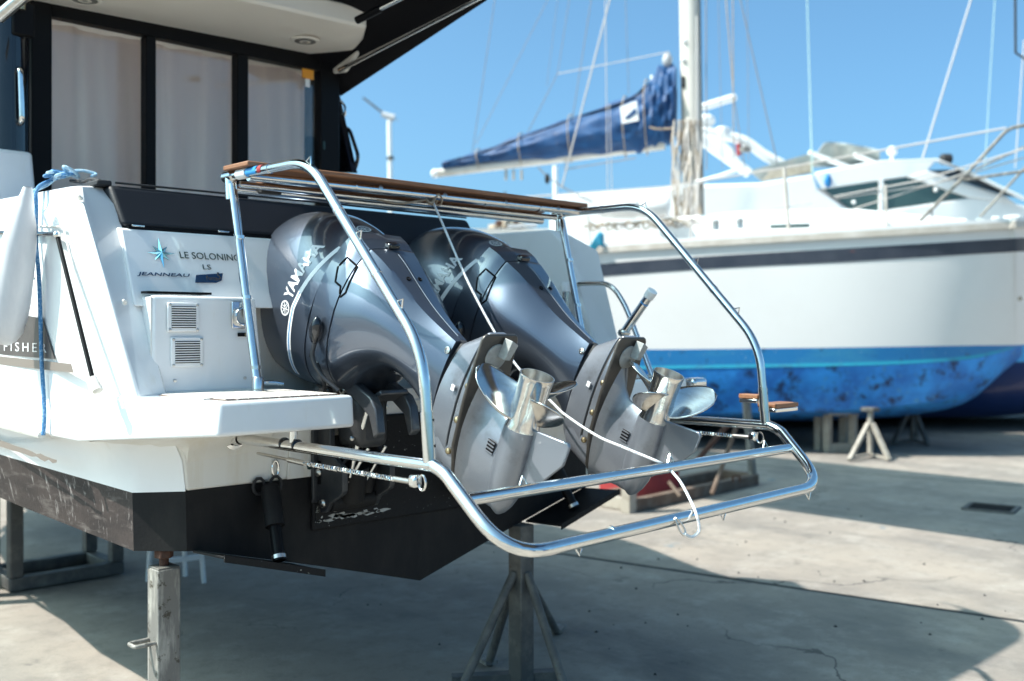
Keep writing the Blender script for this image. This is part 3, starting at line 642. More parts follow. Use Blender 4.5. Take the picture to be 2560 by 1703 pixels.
# awning tubes
tA, tB = onX(848, 176, .80), onX(1160, 14, .86)
MB().tube([tA, tB, tB + (tB - tA) * .3], .013, 10).build('awning_tube', 'steel', boat)
tC, tD = onX(895, 50, .42), onX(1030, -18, .50)
MB().tube([tC, tD], .012, 10).build('awning_strut', 'steel', boat)
MB().tube([tC + (tC - tD) * .02, tC.lerp(tD, .42)], .020, 10).build('strut_sleeve', 'black', boat)
# port awning leg at the top-left corner of the picture
MB().tube([onY(-5, 45, 1.30), onY(62, -12, 1.20)], .026, 12).build('awning_tube', 'steel_satin', boat)
MB().tube([onY(58, 3, 1.55), onY(56, 24, 1.55)], .012, 10).build('awning_hook', 'gold', boat)
# clip and handles at the starboard end of the bulkhead
h = [onX(*g(*q), .99) for q in ((2075, 560), (2040, 680), (2110, 725), (2118, 655), (2080, 610))]
MB().tube(smooth_path(h, .03, 4), .007, 8).build('hook', 'steel', boat)
h = [onX(*g(*q), 1.0) for q in ((2098, 780), (2140, 790), (2196, 960), (2176, 1030))]
MB().tube(smooth_path(h, .05), .012, 10).build('grab_rail', 'black_gloss', boat)
side = [onX(*g(*q), .99) for q in ((2030, 470), (2060, 490), (2190, 1062), (2030, 1062))]
MB().prism(side, (-.04, 0, 0)).build('side_screen', 'black_gloss', boat)
# starboard rail, boarding ladder and fittings beyond the engines
r = [onX(*q, 1.20) for q in ((1431, 722), (1447, 709), (1527, 709), (1562, 760), (1640, 965))]
MB().tube(smooth_path(r, .10), .013, 12).build('stern_rail', 'steel', boat)
p = onX(1415, 715, 1.18); MB().lathe([(0, .030), (.035, .030), (.05, .026), (.052, 0)], p + Vector((0, 0, -.03)), (0, 0, 1), 16).build('rail_cap', 'gelcoat', boat)
MB().tube([p + Vector((0, 0, -.03)), p + Vector((0, 0, -.32))], .018, 12).build('rail_post', 'steel', boat)
# --- curtain hung inside the cabin
cw = (cols[0][0] + .0, cols[2][1] + .03)
def curt(u, v):
    x = cw[0] + (cw[1] - cw[0]) * u; fz = 26 + 6 * math.sin(u * 9)
    return Vector((x + .03 * (1 - v) * math.sin(u * 7), YC + .16 + .022 * math.sin(u * 34 + 1.6 * math.sin(u * 11)) + .010 * math.sin(u * 83 + v * 2) + .03 * (1 - v) * math.sin(u * 14), ZB + (zt + .02 - ZB) * v))
cu = MB().grid(curt, 160, 10).build('curtain', 'curtain', None, fix=False)
tag(cu, 'pale pinkish curtain drawn across behind the cabin door panes', 'curtain')
# ================================================================== outboard motors, fully tilted
TILT = R(68)
EG = 'twin grey outboard motors tilted up on the stern'
eng = empty('outboard_motor', (-.34, -1.10, 1.502), (-TILT, 0, 0), 'grey outboard motor on the left, the nearer of the tilted pair', 'outboard motor', EG)
NS = 56
def eshape(z, yb, yf, hw, n=2.5, tap=.0, spine=0., zb=0.):
    """one ring: yb back, yf front, hw half width; tap narrows the back; spine adds a ridge; zb raises the back edge"""
    rg = []; yc = (yb + yf) / 2; L = (yf - yb) / 2
    for k in range(NS):
        a = 2 * math.pi * k / NS; c, s_ = math.cos(a), math.sin(a)
        x = hw * math.copysign(abs(c) ** (2 / n), c); y = yc + L * math.copysign(abs(s_) ** (2 / n), s_)
        b = max(0, -(y - yc) / L); x *= 1 - tap * b ** 1.6
        if spine and b > .6: y -= spine * max(0, 1 - abs(x) / (hw * .5)) * (b - .6) / .4
        rg.append(Vector((x, y, z + zb * b ** 1.5)))
    return rg
def spined(z, yb, yf, hw, n, tap, ridge, zb, fw):
    """ring with a flat, slightly ridged back face of half width fw and crisp shoulders"""
    def pt(a, yB):
        yc = (yB + yf) / 2; L = (yf - yB) / 2; c, s_ = math.cos(a), math.sin(a)
        x = hw * math.copysign(abs(c) ** (2 / n), c); y = yc + L * math.copysign(abs(s_) ** (2 / n), s_); b = max(0, -(y - yc) / L)
        return x * (1 - tap * b ** 1.6), y, b
    yB = yb
    for _ in range(3):
        lo, hi = 1.5 * math.pi, 2 * math.pi
        for _i in range(30):
            m = (lo + hi) / 2
            if pt(m, yB)[0] < fw: lo = m
            else: hi = m
        yB -= pt(lo, yB)[1] - yb
    rg = []; NA = 44; a0 = lo; a1 = 3 * math.pi - lo + 2 * math.pi * 0
    for k in range(NA + 1):
        a = a0 - 2 * math.pi + (a1 - (a0 - 2 * math.pi)) * k / NA; x, y, b = pt(a, yB); rg.append(Vector((x, y, z + zb * b ** 1.5)))
    b_ = pt(lo, yB)[2]
    for k in range(1, 12):
        x = -fw + 2 * fw * k / 12; rg.append(Vector((x, yb - ridge * (1 - abs(x) / fw), z + zb * b_ ** 1.5)))
    return rg
def loft(name, secs, m, sub=5, capend=True, parent=eng, fn=None, ang=50):
    full = []; fn = fn or eshape
    keys = [list(s) + ([2.5, 0, 0, 0][len(s) - 4:] if len(s) < 8 else []) for s in secs]
    P = [[2 * a - b for a, b in zip(keys[0], keys[1])]] + keys + [[2 * a - b for a, b in zip(keys[-1], keys[-2])]]
    for i in range(1, len(P) - 2):
        for k in range(sub):
            t = k / sub
            full.append([.5 * ((2 * b) + (c - a) * t + (2 * a - 5 * b + 4 * c - d) * t * t + (3 * b - a - 3 * c + d) * t ** 3) for a, b, c, d in zip(*P[i - 1:i + 3])])
    full.append(keys[-1]); mb = MB(); mb.rings([fn(*q) for q in full], cap=capend)
    return mb.build(name, m, parent, world=False, ang=ang), mb
#        z    back   front  half  n   taper spine raise
cowl, mb_cowl = loft('upper_cowl', [(.938, -.146, .47, .243, 2.7, .36, .006, .045), (1.05, -.155, .50, .250, 2.7, .32, .004, .03), (1.18, -.155, .515, .252, 2.7, .28, .0, .02), (1.30, -.135, .515, .246, 2.7, .26, 0, 0),
            (1.40, -.098, .505, .234, 2.6, .24, 0, 0), (1.47, -.045, .49, .216, 2.5, .22, 0, 0), (1.53, .03, .47, .190, 2.4, .2, 0, 0)], 'engine_grey')
low, mb_low = loft('lower_cowl', [(.822, -.122, .43, .228, 2.6, .40, .010, .055, .098), (.87, -.138, .45, .236, 2.7, .36, .008, .05, .104), (.932, -.148, .47, .242, 2.7, .34, .006, .045, .108)], 'engine_grey', fn=spined, ang=22)
apr, mb_apr = loft('leg_cover', [(.362, .040, .40, .070, 2.2, .50, .006, .02, .026), (.42, .026, .33, .088, 2.2, .50, .007, .03, .033), (.52, -.004, .27, .120, 2.3, .50, .009, .045, .048), (.62, -.046, .26, .158, 2.4, .48, .010, .055, .064), (.72, -.092, .32, .197, 2.5, .46, .011, .06, .080), (.80, -.118, .42, .222, 2.6, .42, .011, .055, .094), (.816, -.121, .43, .226, 2.6, .41, .010, .055, .097)], 'engine_grey', fn=spined, ang=22)
loft('seam_core', [(.40, .05, .30, .06, 2.3, .5, 0, .02), (.62, -.01, .24, .13, 2.4, .5, 0, .04), (.82, -.113, .41, .219, 2.6, .46, .012, .055), (.935, -.136, .46, .234, 2.7, .38, .006, .045), (1.2, -.13, .49, .235, 2.7, .3, 0, 0), (1.535, .06, .44, .17, 2.4, .2, 0, 0)], 'rubber')
loft('air_scoop', [(1.528, .05, .45, .165, 2.4, .2), (1.545, .055, .445, .162, 2.4, .2)], 'black', sub=2)
loft('cowl_cap', [(1.542, .05, .475, .188, 2.4, .2), (1.57, .075, .455, .175, 2.3, .2), (1.595, .13, .41, .13, 2.2, .1), (1.602, .2, .34, .06, 2, 0)], 'engine_grey')
bvh = {}
for key, mbs in (('cowl', mb_cowl), ('low', mb_low), ('apr', mb_apr)): bvh[key] = BVHTree.FromPolygons([Vector(v) for v in mbs.v], mbs.f)
def snap(y, z, off=.0012, which=('cowl', 'low', 'apr'), side=-1):
    best = None
    for k in which:
        h = bvh[k].ray_cast(Vector((side * 2, y, z)), Vector((-side, 0, 0)))
        if h[0] is not None and (best is None or h[0].x * side > best[0].x * side): best = h
    if best is None: return Vector((side * .15, y, z))
    n = best[1]; n = n if n.x * side > 0 else -n
    return best[0] + n * off
def decal(name, v, f, fn, m, off=.0012, sub=1, side=-1):
    bm = bmesh.new(); bv = [bm.verts.new((p[0], p[1], 0)) for p in v]
    for q in f:
        try: bm.faces.new([bv[i] for i in q])
        except ValueError: pass
    for _ in range(sub): bmesh.ops.subdivide_edges(bm, edges=bm.edges, cuts=1, use_grid_fill=True)
    bmesh.ops.triangulate(bm, faces=bm.faces)
    for x in bm.verts: x.co = snap(*fn(x.co.x, x.co.y), off=off, side=side)
    bm.normal_update(); mb = MB(); bm.verts.ensure_lookup_table()
    mb.add([x.co.copy() for x in bm.verts], [tuple(q.index for q in p.verts) for p in bm.faces]); bm.free()
    return mb.build(name, m, eng, world=False, fix=False)
# lettering and stripe on the port side (front of the engine -> back reads as the line of text)
v, f = text_mesh('YAMAHA', bold=.03, space=1.03); v = [p for p in v]
decal('lettering', v, f, lambda a, b: (.155 - a * .222, 1.058 + b * .058 - a * .010), 'decal_white', off=.0020, sub=2)
# round mark: ring with three forks crossing
def ringmark(cy, cz, r):
    vs, fs = [], []; n = 28
    for k in range(n):
        t = 2 * math.pi * k / n; vs += [(math.cos(t) * .80, math.sin(t) * .80), (math.cos(t), math.sin(t))]
    fs = [(2 * k, 2 * k + 1, (2 * k + 3) % (2 * n), (2 * k + 2) % (2 * n)) for k in range(n)]
    for k in range(3):
        a = math.pi / 2 + k * 2 * math.pi / 3; d = Vector((math.cos(a), math.sin(a))); e = Vector((-d.y, d.x))
        for o_, l0, l1, ww in ((.0, -.75, .1, .07), (-.16, .08, .74, .06), (.16, .08, .74, .06)):
            q = [d * l0 + e * (o_ - ww), d * l1 + e * (o_ - ww), d * l1 + e * (o_ + ww), d * l0 + e * (o_ + ww)]; b = len(vs); vs += [tuple(p) for p in q]; fs.append((b, b + 1, b + 2, b + 3))
    return vs, fs
v, f = ringmark(0, 0, 1)
decal('round_mark', v, f, lambda a, b: (.196 - a * .029, 1.088 + b * .029), 'decal_white', sub=1)
def strip(name, m, y0, y1, w0, w1, off, dz=0):
    vs, fs = [], []; N = 36
    for k in range(N + 1): vs += [(k / N, 0), (k / N, 1)]
    fs = [(2 * k, 2 * k + 2, 2 * k + 3, 2 * k + 1) for k in range(N)]
    cz = lambda y: .988 + .052 * min(1, (y + .085) / .26) - .10 * max(0, y - .2) ** 1.3 + dz
    return decal(name, vs, fs, lambda a, b: (y0 + (y1 - y0) * a, cz(y0 + (y1 - y0) * a) + (b - .5) * (w0 + (w1 - w0) * a)), m, off, sub=0)
strip('stripe', 'decal_white', -.085, .44, .019, .026, .0010); strip('stripe_core', 'decal_blue', .11, .44, .004, .008, .0016)
# small round mark on the back of the cowl
hb = bvh['cowl'].ray_cast(Vector((-.03, -2, 1.02)), Vector((0, 1, 0)))
if hb[0] is not None:
    vs, fs = ringmark(0, 0, 1); nn = hb[1] if hb[1].y < 0 else -hb[1]; ux = Vector((1, 0, 0)); uz = nn.cross(ux).normalized()
    mb = MB()
    pts = []
    for a, b in vs:
        q = Vector((hb[0].x + a * .028, -2, hb[0].z + b * .028)); hh = bvh['cowl'].ray_cast(q, Vector((0, 1, 0))); pts.append(hh[0] + nn * .0015 if hh[0] else hb[0])
    mb.add(pts, fs); mb.build('round_mark', 'tank_grey', eng, world=False, fix=False)
# latch outline across the lower cowl
lt = [(-.035, .905), (.012, .875), (.018, .845), (.055, .825), (.030, .812), (-.060, .842), (-.075, .900)]
pts = []
for i in range(len(lt)):
    for k in range(5):
        t = k / 5; a, b = lt[i], lt[(i + 1) % len(lt)]; pts.append(snap(a[0] + (b[0] - a[0]) * t, a[1] + (b[1] - a[1]) * t, .0))
MB().tube(pts, .0042, 6, closed=True).build('latch_outline', 'black', eng, world=False)
# rear latch knob on the spine and the screws
def back(x, z, off=.0):
    best = None
    for k in ('cowl', 'low', 'apr'):
        h = bvh[k].ray_cast(Vector((x, -2, z)), Vector((0, 1, 0)))
        if h[0] is not None and (best is None or h[0].y < best[0].y): best = h
    n = best[1] if best[1].y < 0 else -best[1]; return best[0] + n * off, n
p, n = back(0, .868, .008); MB().box(p, (.052, .022, .034)).build('rear_latch', 'black_gloss', eng, bevel=.006, world=False)
for x in (-.026, .026):
    p, n = back(x, .70); MB().lathe([(0, .0095), (.003, .0095), (.004, .006), (.001, .004)], p, n, 14).build('cover_screw', 'black', eng, world=False)
p = snap(.075, .385); MB().lathe([(0, .013), (.003, .013), (.004, .008), (.001, .006), (.003, 0)], p, (-1, -.2, 0), 16).build('cover_screw', 'steel_satin', eng, world=False)
# spine crease
MB().tube([back(.0, z)[0] for z in [.40 + .02 * k for k in range(22)]], .0016, 6).build('spine_crease', 'engine_leg', eng, world=False)
# cable grommet and cable on the side
p = snap(.215, .866, .005)
MB().lathe([(0, .012), (.02, .021), (.05, .026), (.075, .022), (.095, .010), (.10, .002)], p + Vector((-.006, .028, 0)), Vector((-.12, -1, .02)), 18).build('cable_grommet', 'black_gloss', eng, world=False)
MB().tube(catmull([p + Vector((-.006, .024, 0)), p + Vector((-.012, .08, -.015)), p + Vector((.01, .13, -.06)), p + Vector((.05, .165, -.13))]), .0085, 10).build('cable', 'engine_dark', eng, world=False)
MB().tube(catmull([p + Vector((.01, .10, -.02)), p + Vector((.03, .16, -.06)), p + Vector((.06, .25, -.05)), p + Vector((.06, .31, -.10))]), .006, 8).build('hose', 'rubber', eng, world=False)
pt = snap(.30, .895, .001); MB().box(pt, (.004, .034, .020)).build('small_label', 'black', eng, world=False)
# ------ leg: seal, panel, flange with bolts, cavitation plate
def lp(name, z0, z1, yb, yf, w0, w1, m, n=2.6, tap=.55, pw=0):
    mb = MB(); mb.rings([eshape(z0, yb[0], yf[0], w0, n, tap), eshape((z0 + z1) / 2, (yb[0] + yb[1]) / 2, (yf[0] + yf[1]) / 2, (w0 + w1) / 2 - pw, n, tap), eshape(z1, yb[1], yf[1], w1, n, tap)])
    return mb.build(name, m, eng, world=False, bevel=.003)
lp('leg_seal', .352, .372, (.040, .042), (.42, .41), .062, .064, 'rubber')
lp('leg_panel', .262, .356, (-.034, .038), (.465, .43), .066, .072, 'engine_leg', pw=.006)
lp('leg_gasket', .246, .264, (-.034, -.026), (.46, .46), .060, .060, 'rubber')
lp('leg_flange', .206, .250, (-.046, -.040), (.475, .470), .058, .068, 'engine_leg')
for y in (.14, .262, .378):
    for sx in (-1, 1):
        xx = .064 * (1 if y > .2 else .86)
        MB().lathe([(0, .0115), (.006, .0115), (.010, .009), (.012, .003), (.0122, 0)], (sx * xx, y, .230), (sx, -.12, 0), 14).build('bolt', 'gold', eng, world=False)
MB().box((-.071, .168, .285), (.004, .020, .016)).build('anode_tag', 'decal_white', eng, world=False)
# rounded front edge of the leg
mb = MB(); mb.rings([eshape(.20, .33, .50, .048, 2.2, 0), eshape(.26, .31, .485, .054, 2.2, 0), eshape(.33, .28, .465, .056, 2.2, 0), eshape(.37, .25, .42, .050, 2.2, 0), eshape(.385, .22, .36, .036, 2.2, 0)]); mb.build('leg_front', 'engine_leg', eng, world=False)
def plate_outline(dy=0, k=1.0):
    pl = [(-.058, -.062), (-.058, .062), (-.052, .074), (-.038, .081), (.16, .092), (.34, .085), (.47, .045), (.53, .0), (.47, -.045), (.34, -.085), (.16, -.092), (-.038, -.081), (-.052, -.074)]
    return [(x * k, y + dy) for y, x in pl]
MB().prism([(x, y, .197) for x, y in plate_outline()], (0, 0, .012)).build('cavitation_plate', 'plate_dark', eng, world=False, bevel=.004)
MB().prism([(x * .55, y + .002, .209) for x, y in plate_outline() if y < .18], (0, 0, .02)).build('plate_rib', 'engine_leg', eng, world=False, bevel=.006)
tt = MB().lathe([(0, .046), (.004, .046), (.006, .042), (.006, 0)], (-.004, .020, .1965), (0, 0, -1), 30).build('trim_anode', 'zinc', eng, world=False)
MB().prism([(-.002, .018, .192), (.010, -.050, .192), (.042, -.034, .192), (.022, .020, .192)], (.004, -.002, -.035)).build('trim_fin', 'zinc', tt, world=False, bevel=.002)
# ------ gearcase: strut, torpedo, skeg
mb = MB(); mb.rings([eshape(.203, .02, .52, .074, 1.8, .3), eshape(.185, .08, .515, .056, 1.8, .3), eshape(.165, .13, .51, .046, 1.8, .3), eshape(.13, .165, .505, .041, 1.8, .3), eshape(.07, .175, .495, .040, 1.8, .2), eshape(.0, .175, .49, .046, 1.8, .1)]); mb.build('gearcase_strut', 'engine_leg', eng, world=False)
torp = MB().lathe([(.183, .03), (.183, .0585), (.22, .0605), (.30, .0615), (.37, .060), (.42, .053), (.455, .041), (.48, .026), (.495, .010), (.498, 0)], (0, 0, 0), (0, 1, 0), 36, cap=False).build('torpedo', 'engine_leg', eng, world=False)
MB().prism([(0, .166, -.045), (0, .138, -.203), (0, .150, -.212), (0, .215, -.208), (0, .30, -.150), (0, .385, -.07), (0, .40, -.03), (0, .19, -.03)], (.012, 0, 0)).build('skeg', 'engine_leg', eng, world=False, bevel=.004).location.x = -.006
for sx in (-1, 1):
    wi = MB().box((sx * .0405, .285, .074), (.006, .046, .034)).build('water_inlet', 'black', eng, world=False, bevel=.002)
    for k in range(4): MB().box((sx * .0440, .267 + k * .012, .072), (.004, .004, .034)).build('inlet_slat', 'engine_leg', wi, world=False)
# ------ propeller
prop = MB().lathe([(.0, .0575), (.004, .0580), (.02, .0555), (.06, .0530), (.12, .0525), (.165, .054), (.18, .058), (.184, .058)], (0, 0, 0), (0, 1, 0), 40).build('propeller', 'prop_steel', eng, world=False)
MB().lathe([(.0, .0570), (.0, .0535), (.05, .048), (.10, .040), (.10, .022)], (0, 0, 0), (0, 1, 0), 36).build('exhaust_hub', 'steel_satin', prop, world=False)
MB().lathe([(.10, .022), (.065, .020), (.062, .013), (.045, .012), (.044, 0)], (0, 0, 0), (0, 1, 0), 6).build('hub_nut', 'steel_satin', prop, world=False)
MB().tube([(-.016, .058, -.006), (.016, .056, .008)], .003, 6).build('cotter_pin', 'steel', prop, world=False)
def blade(phi0):
    NR, NCH = 16, 14; P = .52; mb = MB(); R1 = .196
    def fn(u, v):
        r = .046 + (R1 - .046) * v
        half = .074 * (1 - v ** 3.0) ** .5 * (.80 + .45 * v) + .0005      # half chord along the helix
        s_ = (2 * u - 1) * half - .018 * v ** 2; pit = math.atan2(P, 2 * math.pi * max(r, .055))
        y = .105 + s_ * math.sin(pit) - .062 * v ** 1.5 + .007 * (1 - (2 * u - 1) ** 2) * (1 - v)
        a = R(phi0) + s_ * math.cos(pit) / r
        return Vector((r * math.cos(a), y, r * math.sin(a)))
    mb.grid(fn, NCH, NR)
    return mb.build('blade', 'prop_steel', prop, world=False, solid=.0045, fix=False)
for k in range(3): blade(132 + 120 * k)
# ------ brackets that stay upright on the transom (world coordinates)
def bracket(E):
    ex = E.location.x
    for sx in (-.105, .115):
        x = ex + sx - .0
        prof = [(-.02, 1.42), (-.10, 1.425), (-.115, 1.36), (-.115, 1.19), (-.135, 1.165), (-.185, 1.14), (-.20, 1.115), (-.20, 1.045), (-.19, 1.03), (-.115, .99), (-.09, .955), (-.055, .945), (-.035, .97), (-.02, 1.06)]
        cb = MB().prism([(x - .012, y, z) for y, z in prof], (.024, 0, 0)).build('clamp_bracket', 'engine_dark', E, bevel=.004)
        MB().prism([(x - .035 * (1 if sx < 0 else -1), y, z) for y, z in [(-.02, 1.40), (-.035, 1.40), (-.035, 1.0), (-.02, .98)]], (.03, 0, 0)).build('clamp_flange', 'engine_dark', cb, bevel=.003)
        sgn = -1 if sx < 0 else 1
        for y, z in ((-.06, .985), (-.03, 1.10)):
            MB().lathe([(0, .016), (.008, .016), (.012, .011), (.013, 0)], (x + sgn * .012, y - .01, z), (sgn, -.3, 0), 12).build('clamp_bolt', 'steel_satin', cb)
        MB().box((x + sgn * .013, -.045, 1.10), (.004, .018, .09)).build('clamp_slot', 'black', cb)
    # swivel bracket arms (pale upper faces), tilt rods and ram
    sw = MB()
    for sx in (-.075, .085):
        x = ex + sx
        sw.prism([(x - .02, -.03, 1.47), (x - .02, -.10, 1.50), (x - .02, -.22, 1.455), (x - .02, -.34, 1.40), (x - .02, -.37, 1.36), (x - .02, -.385, 1.27), (x - .02, -.36, 1.25), (x - .02, -.33, 1.33), (x - .02, -.22, 1.40), (x - .02, -.08, 1.43)], (.04, 0, 0))
    sw.box((ex, -.12, 1.462), (.15, .09, .02), (R(-20), 0, 0)); sw.box((ex + .02, -.30, 1.40), (.13, .08, .02), (R(-25), 0, 0))
    sw.prism([(ex - .115, -.05, 1.475), (ex + .11, -.05, 1.475), (ex + .11, -.17, 1.472), (ex + .05, -.21, 1.462), (ex - .06, -.21, 1.462), (ex - .115, -.14, 1.474)], (0, .004, .018))
    sb = sw.build('swivel_bracket', 'bracket_grey', E, bevel=.006)
    for dx in (-.10, .10): MB().box((ex + dx, -.06, 1.50), (.03, .07, .09)).build('swivel_lug', 'engine_leg', sb, bevel=.006)
    MB().lathe([(0, .016), (.006, .016), (.008, .009)], (ex - .096, -.17, 1.42), (-1, -.2, 0), 12).build('pivot_cap', 'steel_satin', sb)
    MB().tube([(ex - .15, -.075, 1.415), (ex + .15, -.075, 1.415)], .018, 14).build('tilt_tube', 'steel_satin', sb)
    MB().box((ex, -.16, 1.30), (.14, .16, .20)).build('swivel_core', 'engine_dark', sb, bevel=.03)
    MB().tube([(ex - .04, -.27, 1.40), (ex - .055, -.20, 1.20), (ex - .06, -.16, 1.09)], .0095, 12).build('tilt_rod', 'steel', E)
    for dx in (-.035, .045): MB().tube([(ex + dx + .02, -.22, 1.20), (ex + dx - .02, -.15, 1.07)], .0075, 10).build('trim_rod', 'steel', E)
    rm = MB(); rm.tube([(ex - .02, -.13, 1.13), (ex - .01, -.09, .99)], [.062, .055], 20); rm.tube([(ex + .055, -.13, 1.13), (ex + .05, -.10, 1.02)], .035, 16)
    rm.tube([(ex - .10, -.085, .985), (ex + .10, -.085, .985)], .035, 16); rm.build('tilt_ram', 'antifoul', E, bevel=.004)
    for k in range(6):
        y0, z0 = -.03 - .02 * (k % 3), 1.05 + .05 * k
        MB().tube(catmull([(ex - .09 + .035 * k, y0, z0), (ex - .10 + .04 * k, y0 - .10, z0 + .06), (ex - .05 + .02 * k, y0 - .12, z0 + .15), (ex - .02 + .01 * k, y0 - .05, 1.40)]), .0055 + .001 * (k % 3), 7).build('hose', ['rubber', 'engine_dark', 'black'][k % 3], E)
    for k in range(7): MB().lathe([(0, .010), (.005, .010), (.008, .006), (.0085, 0)], (ex - .08 + .026 * k, -.205 + .012 * (k % 2), 1.24 + .055 * ((k * 3) % 4)), (-.2, -1, .1), 8).build('bracket_bolt', ['steel_satin', 'gold', 'rust'][k % 3], E)
    MB().box((ex + .03, -.19, 1.335), (.07, .05, .055)).build('junction_box', 'black', E, bevel=.008)
    for k in range(3): MB().tube(catmull([(ex - .06 + .03 * k, -.03, 1.34 - .02 * k), (ex - .08 + .05 * k, -.15, 1.30), (ex + .02 * k, -.20, 1.36), (ex + .03, -.12, 1.46 + .02 * k)]), .007, 8).build('hose', 'rubber', E)
    MB().box((ex - .03, -.024, 1.27), (.16, .010, .07)).build('pale_shim', 'gelcoat_dull', E, bevel=.003)
bracket(eng)
eng2 = copy_tree(eng); eng2.location = (.34, -1.10, 1.488)
tag(eng2, 'grey outboard motor on the right, the farther of the tilted pair, behind the rope', 'outboard motor', EG)
for ch in eng2.children:
    if ch.name.startswith('propeller'): ch.rotation_euler = (0, R(-27), 0); ch.scale = (-1, 1, 1)

# ================================================================== stainless stern frame
fr_ = empty('steel_stern_frame', (.07, -.6, 1.26), label='polished stainless tube frame with teak top board caging both outboards', cat='boat frame')
XA, XB = -.80, .94; TR = .0165
def tubes(nm, pts, r=TR, m='steel', n=16, fil=0, par=None):
    pts = smooth_path(pts, fil, 8) if fil else pts
    return MB().tube(pts, r, n).build(nm, m, par or fr_)
ZTOP = 2.203
for s_, X in (('a', XA), ('b', XB)):
    foot = onX(645, 966, XA); foot = Vector((X, foot.y, PT + .006)); toppt = Vector((X, .0, ZTOP))
    po = tubes('post', [foot, toppt + Vector((0, 0, -.03))])
    MB().lathe([(0, .034), (.006, .034), (.008, .022), (.05, .021), (.055, .017)], foot + Vector((0, 0, -.004)), (0, 0, 1), 20).build('foot_flange', 'steel', po)
    for t in (.10, .42, .70): 
        p = foot.lerp(toppt, t); MB().tube([p, p + Vector((0, .001, .012))], .0182, 16).build('sleeve', 'steel', po)
    if s_ == 'a': bend = onX(772, 402, X); low = onX(1057, 876, X); end = onX(1074, 1150, X)
    else:
        b_ = onX(772, 402, XA); l_ = onX(1057, 876, XA); e_ = onX(1074, 1150, XA)
        bend, low, end = Vector((X, b_.y, b_.z)), Vector((X, l_.y, l_.z)), Vector((X, e_.y, e_.z))
    end.z = 1.27
    arm = tubes('side_arm', [toppt + Vector((0, .03, 0)), bend, low, end], fil=.11)
    for a, b, t in ((toppt, bend, .5), (bend, low, .28), (bend, low, .62), (low, end, .55)):
        p = a.lerp(b, t); d = (b - a).normalized(); MB().tube([p, p + d * .014], .0182, 16).build('sleeve', 'steel', arm)
    MB().tube([low.lerp(end, .55), end], .0188, 16).build('outer_sleeve', 'steel', arm)
    for t in (.62, .85):
        p = low.lerp(end, t); MB().lathe([(0, .0045), (.001, .0045)], p + Vector((.011, -.0158, 0)), (.5, -.8, 0), 10, cap=True).build('pin_hole', 'black', arm)
    nb = (low - bend).normalized(); ou = Vector((0, nb.z, -nb.y)) * (1 if nb.z * -1 > 0 and True else 1); ou = ou if ou.y < 0 else -ou
    ap = (toppt.lerp(bend, 1 - .11 / (bend - toppt).length) + bend * 2 + bend.lerp(low, .11 / (low - bend).length)) / 4
    for p, oo, dd in ((ap, Vector((0, -.5, .85)), Vector((0, -1, -.4))), (bend.lerp(low, .45), ou, nb), (bend.lerp(low, .80), ou, nb)):
        p = p + oo.normalized() * .015; MB().tube([p - dd.normalized() * .015, p + oo.normalized() * .022, p + dd.normalized() * .015], .0028, 6).build('eyelet', 'steel', arm)
    # lower rail, from a bracket on the hull back to the hinge of the lifting guard
    zr = 1.262; rail = tubes('lower_rail', [(X, -.03, zr - .006), (X, -1.145, zr)], .0185)
    MB().lathe([(0, .043), (.006, .043), (.009, .03), (.05, .022)], (X, -.012, zr - .006), (0, -1, 0), 22).build('rail_bracket', 'steel', rail)
    for y in (-.35, -.43): MB().tube([(X, y, zr), (X, y - .006, zr)], .0215, 18).build('sleeve', 'black_gloss', rail)
    MB().tube([(X, -.41, zr), (X, -.41, 1.32)], .014, 12).build('rail_hanger', 'steel', rail)
    MB().ball((X, -1.145, zr), .0195, 10).build('rail_end', 'steel', rail)
    # spring-loaded stay under the rail
    MB().tube([(X - .012, -.20, zr - .045), (X - .012, -.52, zr - .052)], .0055, 8).build('stay', 'steel_satin', rail)
    MB().tube([(X - .012, -.40, zr - .049), (X - .012, -.50, zr - .052)], .009, 10).build('stay_barrel', 'steel_satin', rail)
    sp = []
    for k in range(260):
        t = k / 259; a = k * .9; sp.append((X - .012 + .0062 * math.cos(a), -.52 - .46 * t, zr - .052 + .0062 * math.sin(a)))
    MB().tube(sp, .0022, 4).build('spring', 'steel', rail)
    MB().tube([(X - .012, -.98, zr - .052), (X - .012, -1.06, zr - .052)], .0085, 10).build('stay_end', 'steel_satin', rail)
    MB().box((X - .014, -1.075, zr - .048), (.03, .034, .036)).build('stay_block', 'steel', rail, bevel=.008)
    MB().tube([(X - .012, -1.105 + .016 * math.cos(R(30 * k)), zr - .05 + .022 * math.sin(R(30 * k))) for k in range(12)], .0032, 6, closed=True).build('pin_ring', 'steel', rail)
